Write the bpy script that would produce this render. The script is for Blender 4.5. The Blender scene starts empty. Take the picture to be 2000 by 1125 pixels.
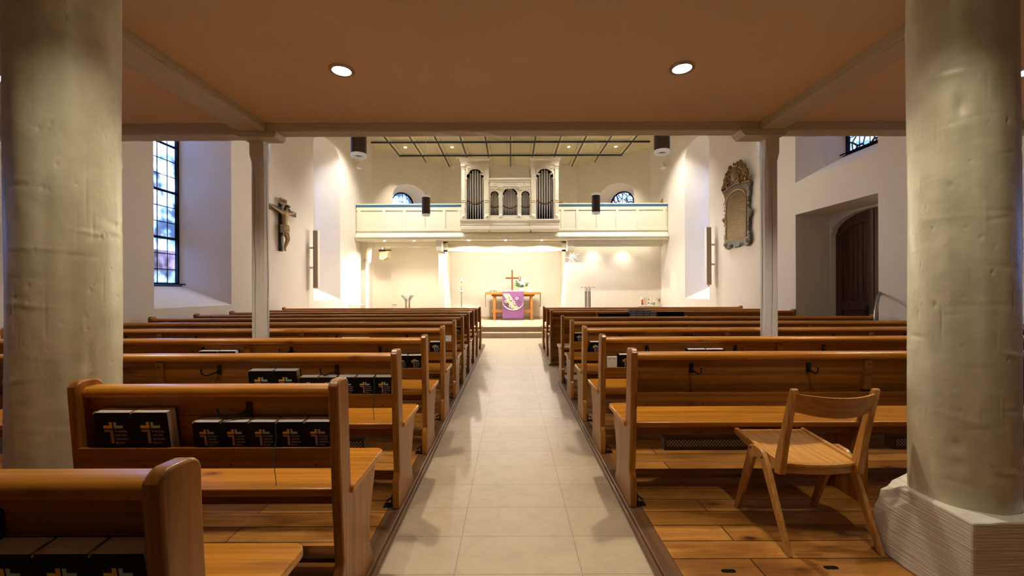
import bpy, bmesh, math, random
from mathutils import Vector, Matrix
PI = math.pi
R = random.Random(7)
C = bpy.context.scene.collection
scene = bpy.context.scene

# ------------------------------------------------------------------ helpers
class MB:
    """collects shapes; build() links them as ONE mesh object"""
    def __init__(self, M=None):
        self.bm = bmesh.new(); self.M = M or Matrix.Identity(4)
    def pt(self, p): return self.M @ Vector(p)
    def faces(self, pts, fs, mi=0, M=None):
        T = self.M @ M if M else self.M
        vs = [self.bm.verts.new(T @ Vector(p)) for p in pts]
        for f in fs:
            try:
                fc = self.bm.faces.new([vs[i] for i in f]); fc.material_index = mi
            except ValueError: pass
        return vs
    def box(self, x0, x1, y0, y1, z0, z1, mi=0, M=None):
        p = [(x, y, z) for x in (x0, x1) for y in (y0, y1) for z in (z0, z1)]
        self.faces(p, [(0,1,3,2),(4,6,7,5),(0,4,5,1),(2,3,7,6),(0,2,6,4),(1,5,7,3)], mi, M)
        return self
    def prism(self, poly, a, b, axis='x', mi=0, M=None):
        """poly in the two other axes (x: (y,z), y: (x,z), z: (x,y)), extruded a..b along axis"""
        def P(q, t):
            return {'x': (t, q[0], q[1]), 'y': (q[0], t, q[1]), 'z': (q[0], q[1], t)}[axis]
        n = len(poly)
        pts = [P(q, a) for q in poly] + [P(q, b) for q in poly]
        fs = [tuple(range(n)), tuple(range(2*n-1, n-1, -1))]
        fs += [(i, (i+1) % n, n + (i+1) % n, n + i) for i in range(n)]
        self.faces(pts, fs, mi, M); return self
    def lathe(self, prof, c=(0,0,0), n=24, mi=0, M=None, cap=True):
        pts = []; fs = []
        for r, z in prof:
            for k in range(n):
                a = 2*PI*k/n
                pts.append((c[0]+r*math.cos(a), c[1]+r*math.sin(a), c[2]+z))
        for j in range(len(prof)-1):
            for k in range(n):
                fs.append((j*n+k, j*n+(k+1) % n, (j+1)*n+(k+1) % n, (j+1)*n+k))
        if cap:
            fs.append(tuple(range(n-1, -1, -1))); b = (len(prof)-1)*n
            fs.append(tuple(range(b, b+n)))
        self.faces(pts, fs, mi, M); return self
    def tube(self, path, r, n=8, mi=0, M=None):
        path = [Vector(p) for p in path]; m = len(path)
        rs = r if isinstance(r, (list, tuple)) else [r]*m
        pts = []; fs = []
        t0 = (path[1]-path[0]).normalized()
        up = Vector((0,0,1)) if abs(t0.z) < .9 else Vector((1,0,0))
        a = t0.cross(up).normalized()
        for i, p in enumerate(path):
            t = (path[min(i+1, m-1)] - path[max(i-1, 0)]).normalized()
            a = (a - t*a.dot(t)).normalized(); b = t.cross(a)
            for k in range(n):
                g = 2*PI*k/n
                pts.append(p + (a*math.cos(g) + b*math.sin(g))*rs[i])
        for i in range(m-1):
            for k in range(n):
                fs.append((i*n+k, i*n+(k+1) % n, (i+1)*n+(k+1) % n, (i+1)*n+k))
        fs.append(tuple(range(n-1, -1, -1))); fs.append(tuple(range((m-1)*n, m*n)))
        self.faces(pts, fs, mi, M); return self
    def ball(self, c, r, mi=0, s=(1,1,1), sub=1, M=None):
        T = self.M @ (M or Matrix.Identity(4)) @ Matrix.Translation(c) @ Matrix.Diagonal((r*s[0], r*s[1], r*s[2], 1))
        g = bmesh.ops.create_icosphere(self.bm, subdivisions=sub, radius=1, matrix=T)
        for v in g['verts']:
            for f in v.link_faces: f.material_index = mi
        return self
    def build(self, name, mats, parent=None, loc=None, bevel=0, smooth=35, seg=2):
        bmesh.ops.recalc_face_normals(self.bm, faces=self.bm.faces[:])
        me = bpy.data.meshes.new(name); self.bm.to_mesh(me); self.bm.free()
        for m in (mats if isinstance(mats, (list, tuple)) else [mats]): me.materials.append(m)
        if smooth:
            for p in me.polygons: p.use_smooth = True
            me.set_sharp_from_angle(angle=math.radians(smooth))
        o = bpy.data.objects.new(name, me); C.objects.link(o)
        if parent: o.parent = parent
        if loc: o.location = loc
        if bevel:
            b = o.modifiers.new('edge', 'BEVEL'); b.width = bevel; b.segments = seg
            b.limit_method = 'ANGLE'; b.angle_limit = math.radians(40)
            b.harden_normals = False
        return o

def thing(name, label, cat, loc=(0,0,0), rz=0, group=None):
    o = bpy.data.objects.new(name, None); C.objects.link(o)
    o.empty_display_size = .1
    o.location = loc; o.rotation_euler = (0, 0, rz)
    return tag(o, label, cat, group)
def tag(o, label, cat, group=None, kind=None):
    o['label'] = label; o['category'] = cat
    if group: o['group'] = group
    if kind: o['kind'] = kind
    return o
def struct(o):
    o['kind'] = 'structure'; return o
def copy_tree(o, parent=None):
    c = o.copy(); C.objects.link(c); c.parent = parent
    for ch in list(o.children): copy_tree(ch, c)
    return c
_txt = {}
def text_obj(name, body, size, mat, parent, loc, extrude=.0004, align='LEFT', line=1.0):
    key = (body, size, extrude, align, line)
    if key not in _txt:
        cu = bpy.data.curves.new(name, 'FONT'); cu.body = body; cu.size = size
        cu.extrude = extrude; cu.align_x = align; cu.space_line = line; cu.resolution_u = 2
        t = bpy.data.objects.new('tmp', cu); C.objects.link(t)
        dg = bpy.context.evaluated_depsgraph_get()
        me = bpy.data.meshes.new_from_object(t.evaluated_get(dg))
        bpy.data.objects.remove(t); bpy.data.curves.remove(cu)
        me.transform(Matrix.Rotation(PI/2, 4, 'X')); me.materials.clear(); me.materials.append(mat)
        me.name = name; _txt[key] = me
    o = bpy.data.objects.new(name, _txt[key]); C.objects.link(o); o.parent = parent; o.location = loc
    return o
def arc(cx, cy, r, a0, a1, n):
    return [(cx + r*math.cos(math.radians(a0+(a1-a0)*i/n)), cy + r*math.sin(math.radians(a0+(a1-a0)*i/n))) for i in range(n+1)]
def rect_round(x0, x1, y0, y1, r, n=4):
    return arc(x1-r, y0+r, r, -90, 0, n)+arc(x1-r, y1-r, r, 0, 90, n)+arc(x0+r, y1-r, r, 90, 180, n)+arc(x0+r, y0+r, r, 180, 270, n)
ORD = ['', 'first', 'second', 'third', 'fourth', 'fifth', 'sixth', 'seventh', 'eighth', 'ninth', 'tenth', 'eleventh', 'twelfth']

# ------------------------------------------------------------------ materials
def new_mat(name):
    m = bpy.data.materials.new(name); m.use_nodes = True
    nt = m.node_tree; return m, nt, nt.nodes['Principled BSDF']
def plain(name, col, rough=.6, metal=0, emit=None, es=0, spec=None, coat=0):
    m, nt, b = new_mat(name)
    b.inputs['Base Color'].default_value = (*col, 1); b.inputs['Roughness'].default_value = rough
    b.inputs['Metallic'].default_value = metal
    if spec is not None: b.inputs['Specular IOR Level'].default_value = spec
    if coat: b.inputs['Coat Weight'].default_value = coat; b.inputs['Coat Roughness'].default_value = .15
    if emit:
        b.inputs['Emission Color'].default_value = (*emit, 1); b.inputs['Emission Strength'].default_value = es
    return m
def N(nt, t, **kw):
    n = nt.nodes.new(t)
    for k, v in kw.items(): setattr(n, k, v)
    return n
def ramp(nt, src, stops):
    r = N(nt, 'ShaderNodeValToRGB'); e = r.color_ramp.elements
    while len(e) > 1: e.remove(e[-1])
    e[0].position = stops[0][0]; e[0].color = (*stops[0][1], 1)
    for p, c in stops[1:]:
        k = e.new(p); k.color = (*c, 1)
    nt.links.new(src, r.inputs['Fac']); return r
def mixc(nt, fac, a, b, mode='MIX'):
    m = N(nt, 'ShaderNodeMix', data_type='RGBA', blend_type=mode)
    if isinstance(fac, (int, float)): m.inputs['Factor'].default_value = fac
    else: nt.links.new(fac, m.inputs['Factor'])
    for s, x in ((6, a), (7, b)):
        if isinstance(x, tuple): m.inputs[s].default_value = (*x, 1)
        else: nt.links.new(x, m.inputs[s])
    return m.outputs[2]
def bump(nt, b, h, strength, dist=.01):
    n = N(nt, 'ShaderNodeBump'); n.inputs['Strength'].default_value = strength; n.inputs['Distance'].default_value = dist
    nt.links.new(h, n.inputs['Height']); nt.links.new(n.outputs[0], b.inputs['Normal']); return n
def mapping(nt, scale=(1,1,1), rnd=True, loc=(0,0,0)):
    tc = N(nt, 'ShaderNodeTexCoord'); mp = N(nt, 'ShaderNodeMapping'); mp.inputs['Scale'].default_value = scale
    mp.inputs['Location'].default_value = loc
    if rnd:
        oi = N(nt, 'ShaderNodeObjectInfo'); mu = N(nt, 'ShaderNodeMath', operation='MULTIPLY'); mu.inputs[1].default_value = 7.3
        ad = N(nt, 'ShaderNodeVectorMath', operation='ADD')
        nt.links.new(oi.outputs['Random'], mu.inputs[0]); nt.links.new(tc.outputs['Object'], ad.inputs[0])
        nt.links.new(mu.outputs[0], ad.inputs[1]); nt.links.new(ad.outputs[0], mp.inputs['Vector'])
    else: nt.links.new(tc.outputs['Object'], mp.inputs['Vector'])
    return mp.outputs[0]
def noise(nt, vec, scale, detail=4, rough=.55, dist=0):
    n = N(nt, 'ShaderNodeTexNoise'); n.inputs['Scale'].default_value = scale; n.inputs['Detail'].default_value = detail
    n.inputs['Roughness'].default_value = rough; n.inputs['Distortion'].default_value = dist
    nt.links.new(vec, n.inputs['Vector']); return n.outputs['Fac']

def wood(name, light, dark, axis='x', rough=.34, knots=True, coat=.15):
    m, nt, b = new_mat(name)
    sc = {'x': (1.1, 17, 17), 'y': (17, 1.1, 17), 'z': (17, 17, 1.1)}[axis]
    v = mapping(nt, sc)
    g = noise(nt, v, 1.4, 5, .6, .6)
    mid = tuple((a+c)/2 for a, c in zip(light, dark))
    col = ramp(nt, g, [(.28, dark), (.46, mid), (.62, light), (.78, mid)]).outputs[0]
    sc2 = {'x': (.5, 60, 60), 'y': (60, .5, 60), 'z': (60, 60, .5)}[axis]
    fine = noise(nt, mapping(nt, sc2), 1, 3, .5)
    fr = ramp(nt, fine, [(.3, (.56, .53, .5)), (.62, (1.08, 1.08, 1.08))]).outputs[0]
    col = mixc(nt, .7, col, fr, 'MULTIPLY')
    if knots:
        vo = N(nt, 'ShaderNodeTexVoronoi'); vo.inputs['Scale'].default_value = 1
        sk = {'x': (2.6, 6, 6), 'y': (6, 2.6, 6), 'z': (6, 6, 2.6)}[axis]
        nt.links.new(mapping(nt, sk), vo.inputs['Vector'])
        kr = ramp(nt, vo.outputs['Distance'], [(.04, (.25, .16, .1)), (.085, (.62, .5, .4)), (.15, (1, 1, 1))]).outputs[0]
        col = mixc(nt, .85, col, kr, 'MULTIPLY')
    nt.links.new(col, b.inputs['Base Color'])
    b.inputs['Roughness'].default_value = rough; b.inputs['Specular IOR Level'].default_value = .35
    b.inputs['Coat Weight'].default_value = coat; b.inputs['Coat Roughness'].default_value = .2
    bump(nt, b, fine, .12, .003)
    return m
def plaster(name, col, rough=.75, bs=.15, scale=9, var=.06):
    m, nt, b = new_mat(name)
    v = mapping(nt, (1,1,1), rnd=False)
    n1 = noise(nt, v, 1.3, 4); n2 = noise(nt, v, scale*6, 5)
    lo = tuple(c*(1-var) for c in col)
    nt.links.new(ramp(nt, n1, [(.3, lo), (.7, col)]).outputs[0], b.inputs['Base Color'])
    b.inputs['Roughness'].default_value = rough
    bump(nt, b, n2, bs, .004); return m

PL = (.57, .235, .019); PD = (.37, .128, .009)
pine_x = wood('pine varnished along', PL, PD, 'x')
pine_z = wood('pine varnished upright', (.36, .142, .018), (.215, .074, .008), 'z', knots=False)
pine_dark = wood('pine varnished shaded', (.31, .112, .011), (.17, .053, .005), 'x', knots=True)  # darker copy of the pine; shade of the pew backs put into its colour
beech = wood('beech lacquered', (.54, .27, .07), (.50, .24, .06), 'x', rough=.38, knots=False)
beech_y = wood('beech lacquered deep', (.60, .30, .07), (.555, .27, .06), 'y', rough=.38, knots=False)
beech_z = wood('beech lacquered upright', (.53, .26, .065), (.48, .225, .055), 'z', rough=.38, knots=False)
oak = wood('oak oiled', (.46, .21, .05), (.36, .15, .03), 'x', rough=.5, knots=False, coat=0)
curb_wood = wood('dark worn oak edge', (.17, .085, .035), (.085, .04, .016), 'y', rough=.42, knots=True, coat=.1)
door_wood = wood('dark stained door oak', (.10, .038, .013), (.05, .018, .006), 'z', rough=.5, knots=False, coat=0)

wall_m = plaster('lime plaster warm white', (.80, .755, .69))
apse_m = plaster('lime plaster cream', (.82, .76, .65))
ceil_m = plaster('ceiling paint', (.70, .555, .385), rough=.85, bs=.05)
navec_m = plaster('ceiling panel cream', (.60, .52, .34), rough=.8, bs=.03)
def painted_wood(name, col, axis, bs=.5):
    m, nt, b = new_mat(name)
    sc = {'x': (1.2, 26, 26), 'y': (26, 1.2, 26), 'z': (26, 26, 1.0)}[axis]
    n = noise(nt, mapping(nt, sc), 1.2, 6, .65, .8)
    lo = tuple(c*.6 for c in col)
    cr = ramp(nt, n, [(.24, tuple(c*.35 for c in col)), (.31, lo), (.38, col)]).outputs[0]
    nt.links.new(cr, b.inputs['Base Color']); b.inputs['Roughness'].default_value = .5
    bump(nt, b, n, bs, .012); return m
beam_x = painted_wood('beam paint along', (.55, .51, .37), 'x')
beam_y = painted_wood('beam paint deep', (.55, .51, .37), 'y')
post_z = painted_wood('post paint', (.66, .63, .53), 'z', .3)
gal_m = plain('gallery paint pale green', (.77, .76, .60), .45)
organ_m = plain('organ paint ivory', (.89, .86, .70), .4)
blue_m = plain('blue lacquer rail', (.03, .12, .23), .4)
batten_m = plain('batten blue black', (.022, .035, .055), .5)
batten_c = plain('batten cream', (.74, .65, .42), .6)
dark_m = plain('black void', (.008, .007, .006), .8, spec=.05)
iron = plain('black iron', (.016, .014, .013), .35, .6)
steel = plain('brushed steel', (.55, .54, .52), .25, 1)
pipe_m = plain('organ pipe tin', (.70, .66, .60), .3, .8)
pipe_mouth = plain('pipe mouth copper', (.5, .25, .1), .45, .4)
chrome = plain('chrome ring', (.62, .55, .46), .25, .8)
lampglow = plain('lamp lens glowing', (1, .95, .85), .4, emit=(1, .9, .72), es=14)
lens_small = plain('ceiling lens glowing', (1, .95, .85), .4, emit=(1, .88, .66), es=9)
brownmetal = plain('bronze lacquer', (.065, .036, .018), .35, .5)
frost = plain('frosted acrylic', (.82, .80, .76), .45, emit=(1, .93, .8), es=.18)
white_p = plain('white plastic', (.80, .77, .70), .4)
grey_p = plain('grey speaker cloth', (.36, .32, .27), .6)
book_black = plain('book cover black', (.006, .0055, .0055), .5, spec=.10)
book_black2 = plain('book cover worn', (.013, .010, .009), .55, spec=.12)
page_m = plain('page edges', (.72, .66, .58), .7)
logo_y = plain('emblem yellow', (.75, .46, .03), .5)
logo_b = plain('emblem pale blue', (.34, .48, .50), .5)
logo_p = plain('emblem mauve', (.30, .19, .27), .5)
title_m = plain('title grey', (.38, .33, .36), .5)
ribbon_y = plain('ribbon yellow', (.8, .45, .04), .5)
ribbon_g = plain('ribbon teal', (.02, .13, .13), .5)
linen = plain('white linen', (.86, .84, .79), .8)
candle_w = plain('candle wax', (.88, .84, .72), .5)
red_m = plain('red wax', (.62, .05, .03), .5)
green_m = plain('leaf green', (.06, .17, .03), .5)
green2_m = plain('leaf pale green', (.20, .32, .07), .5)
petal_m = plain('petal white', (.88, .87, .82), .6)
purple_m, _nt, _b = new_mat('purple wool')
_n = noise(_nt, mapping(_nt, (60, 60, 3), rnd=False), 4, 3)
_nt.links.new(ramp(_nt, _n, [(.3, (.16, .06, .17)), (.7, (.25, .10, .27))]).outputs[0], _b.inputs['Base Color']); _b.inputs['Roughness'].default_value = .9
beige_m = plain('beige wool', (.62, .47, .31), .9)
ash_m = plain('grey wool', (.12, .10, .11), .9)
corpus_m = plain('carved limewood', (.36, .25, .12), .5)
crown_dark = plain('dark hair carving', (.05, .03, .018), .5)
crosswood = plain('black stained cross', (.018, .014, .011), .5)
hose_m = plain('galvanised steel', (.30, .28, .26), .35, .8)

def glass_mat(name, tint, stain=False):
    m, nt, b = new_mat(name); nt.nodes.remove(b)
    out = nt.nodes['Material Output']
    tr = N(nt, 'ShaderNodeBsdfTransparent'); gl = N(nt, 'ShaderNodeBsdfGlossy'); gl.inputs['Roughness'].default_value = .08
    mx = N(nt, 'ShaderNodeMixShader')
    mx.inputs[0].default_value = .06
    v = mapping(nt, (1,1,1), rnd=False)
    n = noise(nt, v, 5, 2)
    bp = N(nt, 'ShaderNodeBump'); bp.inputs['Strength'].default_value = .4; nt.links.new(n, bp.inputs['Height'])
    nt.links.new(bp.outputs[0], gl.inputs['Normal'])
    if stain:
        vo = N(nt, 'ShaderNodeTexVoronoi'); vo.inputs['Scale'].default_value = 8; nt.links.new(v, vo.inputs['Vector'])
        c0 = ramp(nt, vo.outputs['Color'], [(.0, (.05, .13, .40)), (.25, (.26, .32, .44)), (.5, (.36, .41, .50)), (.72, (.28, .33, .45)), (.86, (.34, .30, .40)), (1, (.10, .20, .42))]).outputs[0]
        ve = N(nt, 'ShaderNodeTexVoronoi', feature='DISTANCE_TO_EDGE'); ve.inputs['Scale'].default_value = 5; nt.links.new(v, ve.inputs['Vector'])
        gr = ramp(nt, ve.outputs['Distance'], [(.0, (0, 0, 0)), (.022, (0, 0, 0)), (.03, (1, 1, 1))]).outputs[0]
        gy = ramp(nt, ve.outputs['Distance'], [(.0, (.30, .16, .015)), (.06, (.30, .16, .015)), (.075, (1, 1, 1))]).outputs[0]
        c = mixc(nt, 1.0, mixc(nt, .9, c0, gy, 'MULTIPLY'), gr, 'MULTIPLY')
    else:
        c = ramp(nt, noise(nt, v, 2.2, 3), [(.40, tuple(t*.22 for t in tint)), (.55, tuple(t*.9 for t in tint)), (.7, tuple(min(1, t*1.08) for t in tint))]).outputs[0]
    nt.links.new(c, tr.inputs['Color'])
    nt.links.new(tr.outputs[0], mx.inputs[1]); nt.links.new(gl.outputs[0], mx.inputs[2])
    nt.links.new(mx.outputs[0], out.inputs['Surface']); return m
glass_m = glass_mat('window glass old', (.52, .64, .86))
stain_m = glass_mat('window glass coloured', (.8, .85, .95), True)
lead_m = plain('window lead', (.010, .011, .014), .75, 0, spec=.1)
def clear_glass(name):
    m, nt, b = new_mat(name); nt.nodes.remove(b); out = nt.nodes['Material Output']
    tr = N(nt, 'ShaderNodeBsdfTransparent'); tr.inputs['Color'].default_value = (.93, .95, .95, 1)
    gl = N(nt, 'ShaderNodeBsdfGlossy'); gl.inputs['Roughness'].default_value = .05
    mx = N(nt, 'ShaderNodeMixShader'); mx.inputs[0].default_value = .13
    nt.links.new(tr.outputs[0], mx.inputs[1]); nt.links.new(gl.outputs[0], mx.inputs[2])
    nt.links.new(mx.outputs[0], out.inputs['Surface']); return m
clear_m = clear_glass('clear bowl glass')

# tiles
def tile_mat(name, loc):
    m, nt, b = new_mat(name)
    v = mapping(nt, (1,1,1), rnd=False, loc=loc)
    br = N(nt, 'ShaderNodeTexBrick'); br.offset = 0; br.squash = 1
    for k, x in (('Scale', 1), ('Mortar Size', .0028), ('Mortar Smooth', .2), ('Brick Width', .6), ('Row Height', .3), ('Bias', 0)): br.inputs[k].default_value = x
    br.inputs['Color1'].default_value = (.495, .40, .285, 1); br.inputs['Color2'].default_value = (.46, .365, .25, 1); br.inputs['Mortar'].default_value = (.33, .25, .17, 1)
    nt.links.new(v, br.inputs['Vector'])
    cl = ramp(nt, noise(nt, mapping(nt, (1, 1, 1), rnd=False), 7, 6, .65, 1.2), [(.3, (.86, .85, .83)), (.6, (1.05, 1.05, 1.05))]).outputs[0]
    nt.links.new(mixc(nt, .8, br.outputs['Color'], cl, 'MULTIPLY'), b.inputs['Base Color'])
    b.inputs['Roughness'].default_value = .42
    bump(nt, b, br.outputs['Fac'], -.25, .003); return m
tile_m = tile_mat('limestone tiles', (.27, -3.442+.3*20, 0))
tile2_m = tile_mat('limestone tiles chancel', (.27, .05, 0))
def plank_mat(name):
    m, nt, b = new_mat(name)
    v = mapping(nt, (1,1,1), rnd=False, loc=(.4, .128, 0))
    br = N(nt, 'ShaderNodeTexBrick'); br.offset = .41; br.squash = 1
    for k, x in (('Scale', 1), ('Mortar Size', .0035), ('Mortar Smooth', .1), ('Brick Width', 2.6), ('Row Height', .14), ('Bias', 0)): br.inputs[k].default_value = x
    br.inputs['Color1'].default_value = (.52, .24, .048, 1); br.inputs['Color2'].default_value = (.30, .125, .022, 1); br.inputs['Mortar'].default_value = (.05, .02, .006, 1)
    nt.links.new(v, br.inputs['Vector'])
    g = ramp(nt, noise(nt, mapping(nt, (1.2, 24, 24), rnd=False), 1.5, 5, .6, .8), [(.3, (.55, .48, .42)), (.6, (1.12, 1.1, 1.1))]).outputs[0]
    col = mixc(nt, .8, br.outputs['Color'], g, 'MULTIPLY')
    vo = N(nt, 'ShaderNodeTexVoronoi'); vo.inputs['Scale'].default_value = 1; nt.links.new(mapping(nt, (3, 6.5, 6), rnd=False), vo.inputs['Vector'])
    col = mixc(nt, .9, col, ramp(nt, vo.outputs['Distance'], [(.05, (.10, .06, .04)), (.09, (.5, .4, .3)), (.2, (1, 1, 1))]).outputs[0], 'MULTIPLY')
    sp = ramp(nt, noise(nt, mapping(nt, (14, 40, 1), rnd=False), 2.2, 2), [(.26, (.18, .12, .08)), (.33, (1, 1, 1))]).outputs[0]
    col = mixc(nt, .75, col, sp, 'MULTIPLY')
    big = ramp(nt, noise(nt, mapping(nt, (1, 2.5, 1), rnd=False), 1.6, 4), [(.38, (.42, .34, .28)), (.58, (1.1, 1.1, 1.1))]).outputs[0]
    col = mixc(nt, .7, col, big, 'MULTIPLY')
    nt.links.new(col, b.inputs['Base Color']); b.inputs['Roughness'].default_value = .36
    bump(nt, b, br.outputs['Fac'], -.6, .006); return m
plank_m = plank_mat('old floor planks')

def column_mat():
    m, nt, b = new_mat('column thick paint')
    v = mapping(nt, (1,1,1), rnd=False)
    n1 = noise(nt, mapping(nt, (7, 7, 5), rnd=False), 1.3, 4, .5, .3)
    n2 = noise(nt, mapping(nt, (30, 30, 11), rnd=False), 1, 4, .6)
    n3 = noise(nt, mapping(nt, (3, 3, 16), rnd=False), 1, 2)
    nt.links.new(ramp(nt, n1, [(.3, (.48, .455, .30)), (.7, (.62, .59, .41))]).outputs[0], b.inputs['Base Color'])
    b.inputs['Roughness'].default_value = .42
    ad = N(nt, 'ShaderNodeMath', operation='ADD'); ad2 = N(nt, 'ShaderNodeMath', operation='MULTIPLY_ADD')
    pit = N(nt, 'ShaderNodeMath', operation='LESS_THAN'); pit.inputs[1].default_value = .355
    nt.links.new(n2, pit.inputs[0])
    m3 = N(nt, 'ShaderNodeMath', operation='MULTIPLY'); m3.inputs[1].default_value = .22; nt.links.new(n3, m3.inputs[0])
    nt.links.new(n1, ad.inputs[0]); nt.links.new(m3.outputs[0], ad.inputs[1])
    ad2.inputs[1].default_value = -.7
    nt.links.new(pit.outputs[0], ad2.inputs[0]); nt.links.new(ad.outputs[0], ad2.inputs[2])
    bump(nt, b, ad2.outputs[0], .34, .014); return m
column_m = column_mat()
def plinth_mat():
    m, nt, b = new_mat('combed stone plinth')
    n = noise(nt, mapping(nt, (4, 4, 120), rnd=False), 1, 3, .6, .4)
    nt.links.new(ramp(nt, n, [(.3, (.50, .46, .37)), (.6, (.64, .60, .50))]).outputs[0], b.inputs['Base Color'])
    b.inputs['Roughness'].default_value = .7
    bump(nt, b, n, .5, .008); return m
plinth_m = plinth_mat()
def perforated():
    m, nt, b = new_mat('perforated grille')
    ck = N(nt, 'ShaderNodeTexChecker'); ck.inputs['Scale'].default_value = 1
    ck.inputs['Color1'].default_value = (.62, .54, .42, 1); ck.inputs['Color2'].default_value = (.015, .012, .01, 1)
    nt.links.new(mapping(nt, (95, 95, 95), rnd=False), ck.inputs['Vector'])
    nt.links.new(ck.outputs['Color'], b.inputs['Base Color']); b.inputs['Roughness'].default_value = .4; return m
grille_m = perforated()
heater_m = plain('heater brown enamel', (.085, .045, .022), .4)
# ------------------------------------------------------------------ camera (f = 808 px at 2000 px width)
cam = bpy.data.cameras.new('camera'); cam.sensor_width = 36; cam.lens = 808*36/2000
cam.shift_x = (1000-998)/2000; cam.shift_y = (568-562.5)/2000
cam.clip_start = .05; cam.clip_end = 200
co = bpy.data.objects.new('camera', cam); C.objects.link(co)
co.matrix_world = Matrix.Translation((0, 0, 1.33)) @ Matrix.Rotation(PI/2, 4, 'X') @ Matrix.Rotation(math.radians(-.2), 4, 'Z')
scene.camera = co
scene.view_settings.view_transform = 'Standard'; scene.view_settings.look = 'None'
scene.view_settings.gamma = 1; scene.view_settings.exposure = 0; scene.view_settings.use_curve_mapping = False
scene.cycles.max_bounces = 10; scene.cycles.diffuse_bounces = 6; scene.cycles.transparent_max_bounces = 12
scene.cycles.sample_clamp_indirect = 6

XL, XR = -5.1, 5.17            # nave side walls
YB = -6.5                      # wall behind the photographer
ZC = 6.63                      # nave ceiling
ZG = 2.86                      # ceiling under the rear gallery

# ------------------------------------------------------------------ walls with openings
def outline(o, n=14):
    """closed outline in (u, z), bottom left, bottom right, right side, arch, left side"""
    u0, u1, z0, zs, r = o
    pts = [(u0, z0), (u1, z0)]
    c, h = (u0+u1)/2, (u1-u0)/2
    for k in range(n+1):
        a = PI*k/n
        pts.append((c + h*math.cos(a), zs + r*math.sin(a)))
    return pts
def top_of(o, u):
    u0, u1, z0, zs, r = o
    c, h = (u0+u1)/2, (u1-u0)/2
    t = max(0, 1-((u-c)/h)**2); return zs + r*math.sqrt(t)
def build_wall(name, O, d, nrm, length, z0, z1, groups, mat, thick=.3):
    """groups: list of (u0, u1, [(inner, outer, depth)...]); O 2-D start, d along, nrm outward"""
    mb = MB(); P = lambda u, z, n=0: (O[0]+d[0]*u+nrm[0]*n, O[1]+d[1]*u+nrm[1]*n, z)
    cur = 0
    def slab(u0, u1, za, zb):
        if u1-u0 > 1e-4 and zb-za > 1e-4:
            mb.faces([P(u0, za), P(u1, za), P(u1, zb), P(u0, zb)], [(0,1,2,3)])
    for u0, u1, ops in sorted(groups, key=lambda g: g[0]):
        slab(cur, u0, z0, z1)
        n = 14
        us = [(u0+u1)/2 - (u1-u0)/2*math.cos(PI*k/n) for k in range(n+1)]
        ops = sorted(ops, key=lambda o: o[0][2])
        for i in range(n):
            a, b = us[i], us[i+1]
            za = zb = z0
            for inn, outr, dep in ops:
                mb.faces([P(a, za), P(b, zb), P(b, inn[2]), P(a, inn[2])], [(0,1,2,3)])
                za, zb = top_of(inn, a), top_of(inn, b)
            mb.faces([P(a, za), P(b, zb), P(b, z1), P(a, z1)], [(0,1,2,3)])
        for inn, outr, dep in ops:
            A = outline(inn); B = outline(outr); m = len(A)
            pts = [P(u, z) for u, z in A] + [P(u, z, dep) for u, z in B]
            mb.faces(pts, [(k, (k+1) % m, m+(k+1) % m, m+k) for k in range(m)])
        cur = u1
    slab(cur, length, z0, z1)
    bmesh.ops.remove_doubles(mb.bm, verts=mb.bm.verts[:], dist=1e-4)
    return struct(mb.build(name, mat, smooth=0))

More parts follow.
